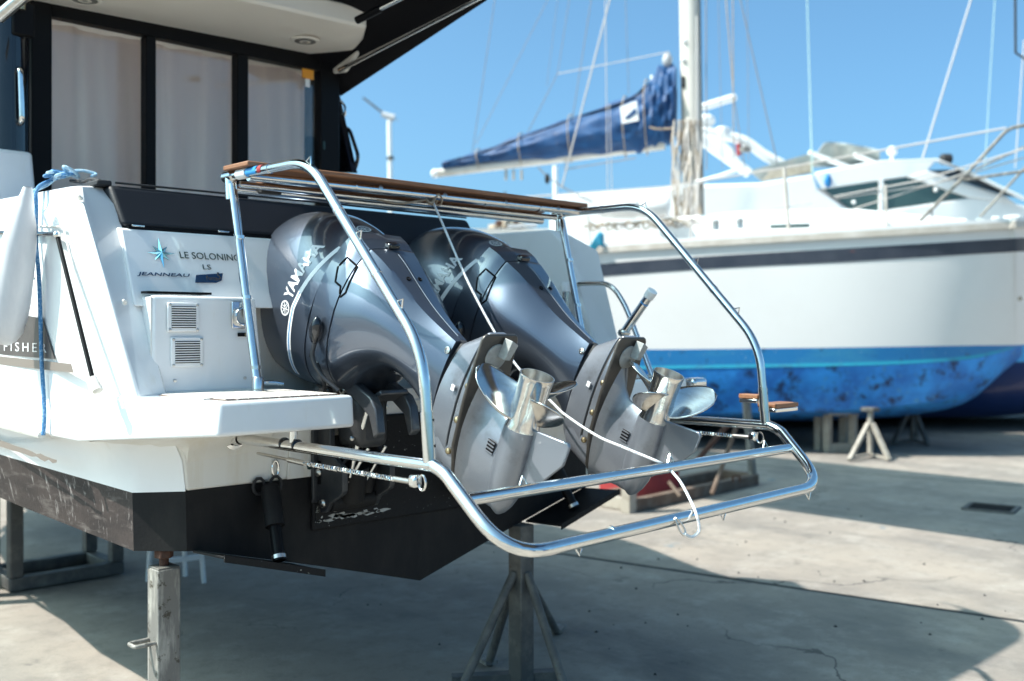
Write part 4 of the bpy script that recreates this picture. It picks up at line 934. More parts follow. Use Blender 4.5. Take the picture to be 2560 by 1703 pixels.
# U-shaped lifting guard with two bars
UA = Vector((XA, -1.145, 1.262)); lowA = Vector((XA - .0, -1.44, 1.055)); XR_ = XB - .07
lowB = Vector((.80, -1.455, 1.075)); UB = Vector((XB, -1.145, 1.262))
ux = Vector((XA + .0, -1.20, 1.235))
gd = tubes('guard_loop', [UA, UA + Vector((0, -.045, -.015)), lowA.lerp(UA, -.02), lowB, UB + Vector((0, -.045, -.015)), UB], .0195, fil=.15, n=18)
mA, mB_ = UA.lerp(lowA, .40) + Vector((.012, 0, 0)), UB.lerp(lowB, .40) + Vector((-.012, 0, 0))
tubes('guard_bar', [mA, mB_], .0185, n=18)
d = (lowB - lowA).normalized()
for t in (.24,): MB().tube([lowA + d * (1.70 * t), lowA + d * (1.70 * t + .008)], .0212, 18).build('sleeve', 'steel', gd)
def eye(p, upv, dirv, sc_=1.):
    p = Vector(p); u = Vector(upv).normalized(); dd = Vector(dirv).normalized()
    return MB().tube([p - dd * .016 * sc_, p + u * .024 * sc_ - dd * .002, p + dd * .016 * sc_], .0028 * sc_, 6).build('eyelet', 'steel', fr_)
for t in (.14, .56, .91):
    p = mA.lerp(mB_, t); eye(p + Vector((0, .008, .016)), (0, .2, 1), d)
for t in (.17, .60, .93):
    p = lowA.lerp(lowB, t); eye(p + Vector((0, -.004, -.017)), (0, -.2, -1), d)
# top cross tubes, gunmetal clamps, teak board
tubes('cross_tube', [(XA, -.115, ZTOP - .012), (XB + .0, -.115, ZTOP - .0)], .0175)
tubes('cross_tube', [(XA + .02, .035, ZTOP - .040), (XB - .10, .035, ZTOP - .04)], .0165)
tubes('cross_tube', [(XA + .02, -.02, ZTOP - .030), (XB - .06, -.02, ZTOP - .025)], .0125)
bd = MB(); bd.box(((XA - .02 + XB) / 2, -.075, 2.229), (XB - XA + .04, .175, .018)); bd.build('teak_board', 'teak', fr_, bevel=.004)
MB().box(((XA + .9) / 2, -.0, 2.196), (1.45, .10, .014)).build('under_board', 'teak', fr_, bevel=.003)
for x in (-.35, -.02, .33, .66):
    MB().tube([(x, -.115, ZTOP - .006), (x + .007, -.115, ZTOP - .006)], .0192, 16).build('sleeve', 'steel', fr_)
    MB().lathe([(0, .010), (.002, .010), (.003, 0)], (x + .12, -.130, ZTOP + .002), (0, -1, .2), 12).build('board_screw', 'steel_satin', fr_)
MB().box((XA + .16, .02, ZTOP - .035), (.085, .05, .03)).build('black_pad', 'rubber', fr_, bevel=.004)
for X in (XA, XB):
    MB().tube([(X, .045, ZTOP), (X, -.015, ZTOP)], .0215, 16).build('elbow', 'steel', fr_)
    MB().tube([(X, .012, ZTOP - .005), (X, .008, ZTOP - .085)], .0205, 16).build('post_socket', 'steel', fr_)
MB().tube([(XA, -.05, ZTOP), (XA, -.115, ZTOP)], .0195, 16).build('tape_band', 'gelcoat', fr_)
MB().tube([(XA, -.118, ZTOP), (XA, -.19, ZTOP)], .0174, 16).build('sticker', 'decal_blue', fr_)
MB().tube([(XA, -.20, ZTOP), (XA, -.225, ZTOP)], .0174, 16).build('sticker', 'red_paint', fr_)
# folded teak steps on the starboard arm
ps = onX(1908, 1000, XB)
for dx, dy, ww in ((.105, -.02, .17), (-.035, .02, .045)):
    stp = MB().box(Vector((XB + dx + .045, -1.07 + dy, 1.335 + (0 if dx > 0 else .04))), (ww, .09, .018)).build('folding_step', 'teak', fr_, bevel=.003)
    MB().box(Vector((XB + dx + .045, -1.07 + dy, 1.317 + (0 if dx > 0 else .04))), (ww, .085, .016)).build('step_channel', 'steel', stp, bevel=.003)

# boarding tube with white cap standing behind the far engine
pb, ptop = onX(1560, 832, 1.0), onX(1632, 727, 1.0)
bt_ = empty('flag_socket', pb, label='steel tube with white cap and blue band leaning behind the far engine', cat='flagpole socket')
MB().tube([pb, pb.lerp(ptop, .86)], .020, 16).build('tube', 'steel', bt_)
MB().tube([pb.lerp(ptop, .84), ptop], .0245, 18).build('cap', 'gelcoat', bt_, bevel=.003)
MB().tube([pb.lerp(ptop, .70), pb.lerp(ptop, .73)], .0206, 16).build('band', 'decal_blue', bt_)
MB().ball(pb, .030, 8, 1, 1, .7).build('clamp', 'steel_satin', bt_)
MB().tube([pb, pb + Vector((.02, .05, -.5))], .012, 10).build('lower_tube', 'steel', bt_)
# chrome fairlead on the starboard platform
p = onX(1738, 958, 1.33)
fl = empty('fairlead', p, label='chrome deck fairlead on the far swim platform corner', cat='fairlead')
MB().box(p, (.11, .07, .05)).build('housing', 'steel', fl, bevel=.018, seg=3)
MB().tube([p + Vector((-.036, -.028, 0)), p + Vector((-.036, .028, 0))], .017, 12).build('roller', 'rubber', fl)

# ================================================================== ropes, fender
# braided white line from the cross tube down over the guard to a snap hook
RX = .05
A0 = onX(1083, 506, RX); pts = [A0, onX(1100, 545, RX), onX(1181, 727, RX), onX(1281, 900, RX), onX(1386, 1012, RX), onX(1424, 1045, RX), onX(1495, 1091, RX), onX(1562, 1120, RX), onX(1639, 1152, RX + .02)]
pts += [onY(1664, 1166, -1.262), onY(1682, 1182, -1.292), onY(1703, 1208, -1.34), onY(1728, 1255, -1.43), onY(1740, 1284, -1.478), onY(1747, 1310, -1.487), onY(1746, 1330, -1.487), onY(1729, 1343, -1.487), onY(1711, 1335, -1.487)]
rp = MB().tube(catmull(pts, 10), .0048, 8).build('white_rope', 'rope_white'); tag(rp, 'thin white rope with blue flecks running between the engines over the lower bars', 'rope')
kn = MB(); 
for k in range(5): kn.tube([A0 + Vector((.018 * math.cos(t) + .012 * (k - 2), .02 * math.sin(t), .012 + .02 * math.sin(t + k))) for t in [R(40 * j) for j in range(9)]], .0045, 6, closed=True)
kn.tube(catmull([A0 + Vector((-.02, 0, .01)), A0 + Vector((-.07, .0, .0)), A0 + Vector((-.15, .03, -.015)), A0 + Vector((-.24, .06, -.006))]), .0042, 6)
kn.build('rope_knot', 'line_tan', rp)
c0, c1 = onY(1690, 1297, -1.47), onY(1711, 1336, -1.485); dd = (c1 - c0).normalized(); sd = dd.cross(Vector((0, -1, 0))).normalized()
cb = MB().tube([c0 + dd * (.028 + .030 * math.cos(t)) + sd * .010 * math.sin(t) * (1 + .35 * math.cos(t)) for t in [R(18 * k) for k in range(20)]], .0033, 8, closed=True).build('snap_hook', 'steel_satin'); tag(cb, 'small steel snap hook hanging from the lowest bar on the rope end', 'snap hook')
# fender
f0, f1 = onX(66, 492, -1.365), onX(8, 862, -1.39); fl_ = (f1 - f0).length
fd_ = empty('fender', f0, label='long white inflatable fender hanging on the near side of the hull', cat='fender')
MB().lathe([(-.02, .018), (.0, .024), (.03, .027), (.09, .045), (.16, .057), (.26, .064), (.60 * fl_ + .05, .069), (.80 * fl_, .068), (.90 * fl_, .060), (.96 * fl_, .043), (.99 * fl_, .025), (fl_, .002)], f0, f1 - f0, 28).build('body', 'fender', fd_)
MB().lathe([(-.035, .015), (-.02, .019)], f0, f1 - f0, 16).build('eye', 'fender', fd_)
# blue line: coil on the gunwale, loop to the fender, long tail down the side
top = onX(150, 446, -1.17)
br_ = empty('blue_rope', top, label='blue rope knotted on the gunwale with a tail hanging down the side', cat='rope')
tail = [top + Vector((.02, 0, .012)), onX(122, 453, -1.20), onX(92, 474, -1.295), onX(91, 520, -1.302), onX(90, 600, -1.30), onX(97, 690, -1.30), onX(101, 790, -1.298), onX(104, 900, -1.298), onX(109, 985, -1.295), onX(111, 1040, -1.30), onX(108, 1088, -1.31)]
MB().tube(catmull(tail), .0072, 10).build('tail', 'rope_blue', br_)
MB().tube(catmull([top + Vector((.0, .01, .014)), onX(118, 462, -1.20), onX(90, 475, -1.275), onX(68, 488, -1.33), onX(61, 508, -1.36)]), .0070, 10).build('hitch', 'rope_pale', br_)
random.seed(3)
for k in range(6):
    c_ = top + Vector((.01 * k - .02, .03 - .012 * k, .012 + .006 * (k % 3))); a0 = k * .7; nrm = Vector((random.uniform(-.4, .4), random.uniform(-.3, .3), 1)).normalized(); u_ = nrm.orthogonal().normalized(); w_ = nrm.cross(u_)
    MB().tube([c_ + (u_ * math.cos(t) * (.040 + .008 * (k % 2)) + w_ * math.sin(t) * .022) for t in [a0 + R(24 * j) for j in range(15)]], .0065, 8, closed=True).build('coil', 'rope_pale' if k % 2 else 'rope_blue', br_)
MB().tube(catmull([top + Vector((.02, .0, .02)), top + Vector((.07, -.02, .035)), top + Vector((.12, -.04, .025)), top + Vector((.10, -.05, .012))]), .0062, 8).build('loose_end', 'rope_pale', br_)
MB().tube(catmull([onX(176, 452, -1.14), onX(205, 455, -1.12), onX(225, 448, -1.12), onX(250, 452, -1.11)]), .006, 8).build('dark_lashing', 'rubber', br_)
# ================================================================== boat stands
# near left post under the chine
P0 = onY(410, 1417, .10); P0.z = 0
s1 = empty('boat_stand', P0, label='square steel boat stand with rusty screw under the near hull corner', cat='boat stand', group='steel boat stands')
ztop = onY(410, 1417, .10).z
MB().box((P0.x, P0.y, ztop / 2 + .06), (.086, .086, ztop - .12)).build('post', 'stand_post', s1, bevel=.006)
MB().box((P0.x, P0.y, ztop + .001), (.080, .080, .008)).build('post_cap', 'stand_steel', s1, bevel=.003)
MB().tube([(P0.x, P0.y, ztop), (P0.x, P0.y, .872)], .017, 12).build('screw', 'rust', s1)
MB().lathe([(0, .034), (.03, .034)], (P0.x, P0.y, .838), (0, 0, 1), 6, cap=True).build('screw_head', 'rust', s1, bevel=.004)
hz = onY(350, 1610, P0.y).z
a = Vector((P0.x - .043, P0.y, hz))
MB().tube(smooth_path([a + Vector((0, .028, 0)), a + Vector((-.075, .028, 0)), a + Vector((-.075, -.028, 0)), a + Vector((0, -.028, 0))], .015), .0075, 10).build('handle', 'stand_post', s1)
for k in range(3):
    t = R(-35 + 120 * k); d = Vector((math.cos(t), math.sin(t), 0)); MB().tube([P0 + d * .03 + Vector((0, 0, .34)), P0 + d * .40 + Vector((0, 0, .02))], .022, 10).build('leg', 'stand_steel', s1)
# right tripod stand
P1 = onD(1303, 1400, 4.72); P1.z = 0
s2 = empty('boat_stand', P1, label='grey tripod boat stand under the far half of the motorboat stern', cat='boat stand', group='steel boat stands')
MB().box((P1.x, P1.y, .38), (.085, .085, .74)).build('post', 'stand_steel', s2, bevel=.006)
for px, py in ((1140, 1752), (1424, 1756), (1392, 1580), (1222, 1660)):
    ft = onZ(px, py, .01); top_ = Vector((P1.x, P1.y, .53)) + (ft - P1).normalized() * .04; top_.z = .53
    lg = MB().tube([top_, ft], .021, 10).build('leg', 'stand_steel', s2)
    dd = (ft - P1).normalized(); MB().box(ft + dd * .03 + Vector((0, 0, .012)), (.12, .07, .02), (0, 0, math.atan2(dd.y, dd.x))).build('foot', 'stand_post', lg, bevel=.003)
MB().bar(onZ(1130, 1705, .03), onZ(1400, 1690, .03), .06).build('brace', 'stand_steel', s2)
# keel cradle at the left, behind
def cradle(name, loc, label, X0, X1, Y0, Y1, H, b=.10):
    r = empty(name, ((X0 + X1) / 2, (Y0 + Y1) / 2, 0), label=label, cat='boat cradle')
    z = b / 2 + .01
    for y in (Y0, Y1): MB().box(((X0 + X1) / 2, y, z), (X1 - X0, b, b)).build('base_beam', 'stand_steel', r, bevel=.006)
    for x in (X0 + b / 2, X1 - b / 2): MB().box((x, (Y0 + Y1) / 2, z + .002), (b, Y1 - Y0 - b, b)).build('cross_beam', 'stand_steel', r, bevel=.006)
    for x in (X0 + b / 2, X1 - b / 2):
        for y in (Y0, Y1): MB().box((x, y, b + .01 + (H - b) / 2), (b, b, H - b - .01)).build('upright', 'stand_steel', r, bevel=.006)
    return r
cradle('boat_cradle', None, 'grey steel keel cradle of square beams, behind the near hull side', -.47, .25, 3.41, 3.85, .72, .08)
cradle('boat_cradle', None, 'second grey steel cradle at the picture edge behind the near hull side', -1.06, -.60, 3.45, 3.90, .90, .08)
# white folding trestle seen under the hull
tr = empty('trestle', (.53, 2.8, 0), label='small white metal trestle standing in the shade under the hull', cat='trestle')
fa = onZ(510, 1458, 0)
for dx, dy in ((0, 0), (-.24, .04), (.0, .26), (-.24, .30)): MB().tube([fa + Vector((dx, dy, 0)), fa + Vector((dx * .8 - .02, dy * .8 + .05, .50))], .016, 8).build('leg', 'deck_white', tr)
MB().bar(fa + Vector((-.01, .02, .17)), fa + Vector((-.25, .06, .17)), .03, .03).build('rung', 'deck_white', tr)
MB().bar(fa + Vector((0, .15, .51)), fa + Vector((-.25, .2, .51)), .16, .03).build('top_board', 'deck_white', tr)

# ================================================================== sailing yacht on the hard, bow to the right
def cf(lat, dep, z=0): p = CAM + RGT * lat + FWD * dep; p.z = z; return p
SA, SBW = cf(.9, 13.9), cf(7.4, 11.9); ax = (SBW - SA).normalized(); ay = Vector((-ax.y, ax.x, 0))
sail = empty('sailing_yacht', cf(3.4, 12.6), label='white sailing yacht with navy stripe, blue bottom and blue sail cover', cat='sailboat')
HB = 1.55                                     # half beam
def SP(px, py, off): # on the vertical plane lying 'off' behind the near side
    return onP(px, py, SA + ay * off, ay)
def loc_(p): q = p - SA; return Vector((q.dot(ax), q.dot(ay), p.z))
def wld(x, y, z): return SA + ax * x + ay * y + Vector((0, 0, z))
#   px      sheer y  stripe t  stripe b  wl    bilge  | offsets from the near side: sheer, wl, bilge
HS = [(1350, 628, 672, 702, 872, 1052, .10, .22, .65), (1600, 611, 652, 684, 874, 1040, .02, .11, .48), (1850, 596, 636, 668, 872, 1032, .00, .08, .36), (2100, 581, 622, 656, 869, 1026, .04, .14, .42),
      (2300, 569, 610, 644, 866, 1008, .15, .34, .62), (2430, 561, 602, 636, 864, 975, .28, .60, .90), (2520, 555, 597, 631, 863, 905, .40, .92, 1.15), (2556, 553, 595, 629, 862, 866, .46, 1.25, 1.50)]
def nr(h):      # near-side section, top to bottom, in sailboat space
    px, a, b, c, d, e, o1, o2, o3 = h
    return [loc_(SP(px, a, o1)), loc_(SP(px, b, o1 + (o2 - o1) * .1)), loc_(SP(px, c, o1 + (o2 - o1) * .16)), loc_(SP(px, d, o2)), loc_(SP(px, d + (e - d) * .30, o2 + (o3 - o2) * .12)), loc_(SP(px, e, o3))]
secs = [nr(h) for h in HS]
# carry the stem up and forward beyond the frame, and the stern aft
lst = secs[-1]; bowtop = lst[0] + Vector((.95, HB - lst[0].y, .10))
secs.append([Vector((lst[0].x + .95 * (1 - k / 5.0) ** 1.1 + .02, HB - .01, z)) for k, z in enumerate([lst[0].z + .07, lst[1].z + .07, lst[2].z + .06, lst[3].z + .03, lst[4].z + .02, lst[5].z + .02])])
f0_ = secs[0]; secs.insert(0, [p + Vector((-1.6, .25 + .05 * k, .02)) for k, p in enumerate(f0_)])
def band(name, i, j, m, push=0, par=sail):
    mb = MB()
    for sgn in (0, 1):
        rows = []
        for s_ in secs:
            row = []
            for k in range(i, j + 1):
                p = s_[k]; y = p.y - push if not sgn else 2 * HB - p.y + push; row.append(wld(p.x, y, p.z))
            rows.append(row)
        cr = [catmull([r[k] for r in rows], 5) for k in range(len(rows[0]))]
        mb.rings([[c[q] for c in cr] for q in range(len(cr[0]))], cap=False, closed=False)
    return mb.build(name, m, par)
band('topside', 0, 3, 'hull_white'); band('navy_stripe', 1, 2, 'stripe_navy', .006); band('boot_stripe', 3, 4, 'boot_teal'); 
mb = MB(); rows = []
for s_ in secs:
    a, b = s_[4], s_[5]; kz = b.z - .10 - .12 * min(1, max(0, (5.9 - b.x))); kz = min(kz, b.z - .02)
    sec = [a, a.lerp(b, .5) + Vector((0, -.05, .02)), b, Vector((b.x, (b.y + HB) / 2, (b.z + kz) / 2 - .01)), Vector((b.x, HB, kz))]
    rows.append([wld(*p) for p in sec] + [wld(p.x, 2 * HB - p.y, p.z) for p in reversed(sec[:-1])])
cr = [catmull([r[k] for r in rows], 5) for k in range(len(rows[0]))]
mb.rings([[c[q] for c in cr] for q in range(len(cr[0]))], cap=False, closed=False); mb.build('hull_bottom', 'bottom_blue', sail)
mb = MB()
for s_, nx in zip(secs[:-1], secs[1:]): pass
ln = catmull([wld(s_[4].x, s_[4].y - .008, s_[4].z + .045) for s_ in secs[:-1]], 5); ln2 = [p + Vector((0, 0, -.04)) for p in ln]
n = len(ln); mb.add(ln + ln2, [(k, k + 1, n + k + 1, n + k) for k in range(n - 1)]); mb.build('aqua_line', 'boot_aqua', sail, fix=False)
MB().tube([SP(2550, 747, .22), SP(2550, 747, .5)], .03, 10).build('through_hull', 'stand_steel', sail)
# deck, toe rail, transom
mb = MB(); mb.rings([[wld(s_[0].x, s_[0].y, s_[0].z - .05), wld(s_[0].x, HB, s_[0].z + .04), wld(s_[0].x, 2 * HB - s_[0].y, s_[0].z - .05)] for s_ in secs], cap=False, closed=False); mb.build('deck', 'deck_white', sail)
s_ = secs[0]; MB().add([wld(*p) for p in s_] + [wld(p.x, 2 * HB - p.y, p.z) for p in reversed(s_)], [tuple(range(12))]).build('transom', 'hull_white', sail)
def rail_line(dz, off): return catmull([wld(s_[0].x, s_[0].y + off, s_[0].z + dz) for s_ in secs], 5)
for dz, off, w_, h_, m in ((.02, -.01, .05, .045, 'deck_white'), (-.055, -.012, .05, .05, 'tan_rail'), (-.018, -.02, .03, .03, 'tan_rail')):
    l = rail_line(dz, off); mb = MB()
    for a, b in zip(l[:-1], l[1:]): mb.bar(a, b + (b - a) * .02, w_, h_)
    mb.build('toe_rail', m, sail)
l = rail_line(.06, .02)
for k in range(3, len(l) - 4, 2): MB().box(l[k], (.09, .05, .035), (0, 0, math.atan2(ax.y, ax.x))).build('chock', 'deck_white', sail, bevel=.008)
# coachroof
MY = HB
mb = MB(); cz = secs[3][0].z
co = [(1.0, .62, .36), (2.2, .55, .42), (3.6, .56, .40), (4.9, .72, .24), (5.3, .85, .05)]
mb.rings([[wld(x, y0, cz - .1 + .06 * x * .4), wld(x, y0 + .06, cz + h), wld(x, MY, cz + h + .06), wld(x, 2 * MY - y0 - .06, cz + h), wld(x, 2 * MY - y0, cz - .1 + .06 * x * .4)] for x, y0, h in co], cap=True, closed=False); mb.build('coachroof', 'deck_white', sail, bevel=.04)
# mast
mb0 = SP(1733, 575, MY); mt = SP(1708, -900, MY)
ms = empty('mast', mb0); ms.parent = sail; ms.matrix_parent_inverse = wm(sail).inverted()
def oval(p, a, b): return [p + ax * a * math.cos(k * math.pi / 10) + ay * b * math.sin(k * math.pi / 10) for k in range(20)]
mb0b = mb0 + Vector((0, 0, -.3)); MB().rings([oval(mb0b, .145, .10), oval(mt, .145, .10)]).build('spar', 'mast_alloy', ms)
MB().tube([mb0b.lerp(mt, t) + ax * .15 - ay * .0 for t in (.02, .98)], .016, 8).build('sail_track', 'stand_steel', ms)
for px, py in ((1711, 103), (1708, 150)): MB().ball(SP(px, py, MY - .10), .035, 8).build('mast_fitting', 'gelcoat', ms)
MB().box(SP(1708, 205, MY - .09), (.05, .05, .16)).build('winch_pad', 'rubber', ms, bevel=.015)
MB().ball(SP(1668, 150, MY - .05), .075, 8, 1, 1, 1.5).build('halyard_bundle', 'tank_grey', ms)
# boom and sail cover
def Q(px, py, o=0.0): return SP(px, py, MY + o)
B0, B1 = Q(1088, 434, -.55), Q(1662, 362, -.05)
bo = empty('boom', B1); bo.parent = sail; bo.matrix_parent_inverse = wm(sail).inverted()
MB().rings([[p + Vector((0, 0, .075 * math.sin(t) * k)) + ay * .05 * math.cos(t) for t in [q * math.pi / 8 for q in range(16)]] for p, k in ((B0, .85), (B0.lerp(B1, .5), 1), (B1, 1))]).build('spar', 'boom_paint', bo)
MB().ball(B0, .07, 8).build('boom_end', 'deck_white', bo)
# cover: loft along the boom, upper and lower edges as seen
CV = [(1108, 405, 423, -.54), (1200, 377, 410, -.46), (1306, 338, 402, -.37), (1430, 292, 394, -.26), (1566, 246, 382, -.14), (1620, 205, 375, -.10), (1656, 165, 362, -.06), (1690, 160, 345, -.03)]
rg = []
for px, ya, yb, o in CV:
    a, b = Q(px, ya, o), Q(px, yb, o); c = (a + b) / 2; hh = (a.z - b.z) / 2; wd = min(.16, .05 + hh * .42)
    rg.append([c + Vector((0, 0, hh * math.sin(t))) + ay * wd * math.cos(t) * (1 - .45 * max(0, math.sin(t))) for t in [2 * math.pi * q / 40 for q in range(40)]])
cr = [catmull([r[k] for r in rg], 8) for k in range(40)]; random.seed(11)
full = [[c[q] for c in cr] for q in range(len(cr[0]))]
for i, r in enumerate(full):
    u = i / len(full); cc = sum(r, Vector()) / len(r)
    for k, p in enumerate(r):
        t = 2 * math.pi * k / 40; amp = .016 + .050 * max(0, u - .4) / .6
        r[k] = p + (p - cc).normalized() * amp * (math.sin(u * 46 + math.sin(t) * 9) * .5 + math.sin(u * 23 - math.sin(t) * 12 + 1) * .5 + .35 * math.sin(u * 90 + t * 3))
cov = MB().rings(full).build('sail_cover', 'sail_cover', bo)
tk = [SP(*q, MY - .42) for q in ((1550, 268), (1592, 252), (1597, 302), (1555, 310))]
MB().prism(tk, ay * -.012).build('cover_patch', 'deck_white', cov)
MB().prism([SP(1561, 296, MY - .435), SP(1588, 270, MY - .435), SP(1592, 282, MY - .435), SP(1570, 298, MY - .435)], ay * -.006).build('patch_mark', 'sail_cover', cov)
MB().tube(catmull([Q(px, ya + 6, o - .06) for px, ya, yb, o in CV[:6]]), .014, 6).build('cover_seam', 'black', cov)
MB().tube(catmull([Q(1614, 315, -.2), Q(1640, 322, -.22), Q(1672, 322, -.2), Q(1686, 318, -.15)]), .016, 8).build('tie_rope', 'line_tan', cov)
for px, ya, yb, o in CV[1:6]:
    a, b = Q(px - 8, ya - 3, o), Q(px + 4, yb + 10, o); c = (a + b) / 2; hh = (a.z - b.z) / 2
    MB().tube([c + Vector((0, 0, hh * 1.03 * math.sin(t))) + ay * (.10 + hh * .35) * math.cos(t) + ax * .015 * math.sin(2 * t) for t in [2 * math.pi * q / 18 for q in range(18)]], .009, 5, closed=True).build('lashing', 'line_tan', cov)
for px, py in ((1644, 185), (1630, 196)): MB().ball(Q(px, py, -.08), .04, 6, .6, .6, 1.3).build('cover_toggle', 'deck_white', cov)
# bundled halyards at the mast foot
random.seed(5)
for k in range(26):
    x0 = random.uniform(-40, 40); pts = []
    for j in range(6):
        t = j / 5; pts.append(SP(1715 + x0 * (.75 + .25 * math.sin(t * 3)) + random.uniform(-9, 9), 300 + t * random.uniform(225, 260), MY - .16 - random.uniform(0, .1)))
    MB().tube(catmull(pts, 5), random.uniform(.008, .018), 6).build('halyard', ['line_tan', 'line_pale', 'line_tan', 'tan_rail'][k % 4], ms)
for k in range(7):
    c = SP(1712 + random.uniform(-22, 22), 345 + k * 26, MY - .2); MB().tube([c + ax * .035 * math.cos(t) + Vector((0, 0, .10 * math.sin(t))) - ay * .02 * math.sin(3 * t) for t in [R(24 * j) for j in range(15)]], .013, 6, closed=True).build('rope_coil', ['line_tan', 'line_pale'][k % 2], ms)
# standing and running rigging (px pairs on planes across the boat)
def wire(nm, a, b, r, m, o=MY, o2=None, ext=True):
    p, q = SP(*a, o), SP(*b, o2 if o2 is not None else o)
    if ext and a[1] <= 2: p = q + (p - q) * 1.9
    return MB().tube([p, q], r * .75, 6).build(nm, m, sail)
wire('topping_lift', (1237, 0), (1180, 390), .009, 'line_grey', MY - .4); wire('backstay', (1369, 0), (1190, 360), .008, 'line_grey', MY + .2)
wire('lazy_line', (1394, 0), (1367, 215), .006, 'line_grey'); wire('lazy_line', (1423, 0), (1394, 184), .008, 'line_grey', MY - .2); wire('lazy_line', (1394, 184), (1316, 338), .010, 'line_grey', MY - .2, ext=False)
wire('lazy_line', (1394, 185), (1673, 130), .010, 'line_pale', MY - .1, ext=False); wire('lazy_line', (1478, 0), (1432, 290), .010, 'line_grey', MY - .3); wire('lazy_line', (1432, 285), (1412, 420), .009, 'line_tan', MY - .3, ext=False)
wire('shroud', (1524, 0), (1404, 470), .017, 'line_pale', .3); wire('shroud', (1513, 0), (1519, 478), .009, 'line_pale', .2); wire('shroud', (1524, 260), (1530, 478), .008, 'line_pale', .2, ext=False)
wire('lazy_line', (1564, 0), (1572, 235), .007, 'line_grey'); wire('halyard_fall', (1765, 0), (1766, 425), .013, 'line_grey', MY - .6); wire('shroud', (1796, 0), (1806, 420), .007, 'line_grey', MY + .6)
wire('shroud', (1815, 0), (1834, 240), .012, 'line_tan', .5); wire('shroud', (1832, 0), (1834, 395), .011, 'line_tan', .4); wire('shroud', (1834, 238), (1862, 420), .010, 'line_grey', .4, ext=False)
wire('shroud', (1851, 0), (1945, 415), .011, 'line_grey', .2); wire('shroud', (1868, 0), (1872, 400), .007, 'line_grey', 2.2); wire('forestay', (2427, 0), (2305, 400), .016, 'line_pale', MY)
wire('halyard_fall', (2487, 0), (2462, 420), .008, 'wire_green', MY + .4); wire('halyard_fall', (2560, 100), (2538, 420), .010, 'line_pale', MY)
MB().tube([SP(1742, 40, MY - .2), SP(1742, 575, MY - .25)], .014, 6).build('halyard_fall', 'line_pale', sail)
mb = MB(); mb.tube([SP(2538, -10, .9), SP(2539, 132, .9), SP(2575, 156, .9)], .016, 8); mb.build('spreader_tip', 'rubber', sail)
# stanchions, lifelines and the bow rail
def post(a, b, r=.017, o=.06, m='tan_rail'): return MB().tube([SP(*a, o), SP(*b, o)], r, 8).build('stanchion', m, sail)
post((1960, 418), (1973, 590), .022); post((2214, 462), (2217, 566), .016, .08); post((1726, 440), (1728, 600), .014, .04, 'line_pale'); post((1470, 540), (1476, 620), .014)
MB().box(SP(1972, 585, .05), (.09, .06, .09)).build('stanchion_foot', 'tan_rail', sail, bevel=.01)
def life(pts, r=.0075, o=.06, m='line_pale'): return MB().tube([SP(*p, o) for p in pts], r, 6).build('lifeline', m, sail)
life([(1300, 494), (1660, 468), (1960, 420), (2515, 320)], .012); life([(1420, 530), (1660, 540), (1728, 552), (2030, 508)], .008); life([(2085, 492), (2300, 452), (2560, 372)], .010, .08); life([(2090, 496), (2330, 462), (2420, 430)], .010, .1); life([(2130, 524), (2300, 470), (2560, 395)], .009, .12)
life([(1700, 468), (1770, 448), (1800, 440), (1842, 425)], .026, .5, 'deck_white')
def pul(pts, r=.020, o=.25): return MB().tube(smooth_path([SP(*p, o) for p in pts], .08), r, 10).build('pulpit_rail', 'stand_post', sail)
pul([(2290, 562), (2406, 446), (2520, 322), (2600, 305)], .022, .3); pul([(2410, 450), (2560, 428), (2640, 420)], .019, .3); pul([(2450, 543), (2560, 422), (2640, 350)], .018, 1.2); pul([(2438, 424), (2560, 368), (2640, 340)], .016, 1.2)
pul([(2330, 520), (2330, 566)], .008, .3)
# deck gear: raft canister, vents
for a, b, o in (((1495, 488), (1600, 548), .36), ((1590, 482), (1675, 550), .42)):
    p, q = SP(a[0], (a[1] + b[1]) / 2, o), SP(b[0], (a[1] + b[1]) / 2, o); MB().lathe([(0, .02), (.02, .13), (.08, .16), ((q - p).length - .08, .16), ((q - p).length - .02, .13), ((q - p).length, .02)], p, q - p, 18).build('raft_canister', 'deck_white', sail)
MB().tube([SP(1460, 566, .4), SP(1560, 560, .4), SP(1680, 548, .4)], .02, 8).build('grab_rail', 'bare_timber', sail)
MB().ball(SP(1368, 447, .3), .05, 8, .8, .6, 1.5).build('boom_block', 'rubber', sail)
life([(1345, 418), (1366, 440), (1410, 470), (1480, 505)], .010, .3, 'line_grey'); life([(1410, 424), (1590, 395)], .009, MY - .3, 'line_grey')
for px in (1265, 1284, 1304): MB().tube([SP(px, 425, MY - .4), SP(px, 450, MY - .4)], .022, 6).build('reef_block', 'pale_paint', sail)
random.seed(31)
for k in range(9):
    px = 1500 + k * 30 + random.uniform(-10, 10); a = SP(px, 572 - k * 1.2, .22); w_ = random.uniform(.10, .2)
    MB().tube(catmull([a + ax * w_ * math.cos(t) * random.uniform(.7, 1.1) + Vector((0, 0, .05 * math.sin(2 * t) + .03)) + ay * .1 * math.sin(t) for t in [R(45 * q) for q in range(8)]], 3), .014, 5).build('deck_line', ['line_tan', 'bare_timber', 'line_pale'][k % 3], sail)
for px, py in ((1690, 556), (1790, 560), (1850, 556)): MB().lathe([(0, .05), (.05, .045), (.10, .05), (.12, .035), (.13, 0)], SP(px, py + 14, .25), (0, 0, 1), 12).build('winch', 'steel_satin', sail)
MB().box(SP(1975, 566, .30), (.5, .12, .05), (0, 0, math.atan2(ax.y, ax.x))).build('deck_hatch', 'dark_green_glass', sail, bevel=.01)
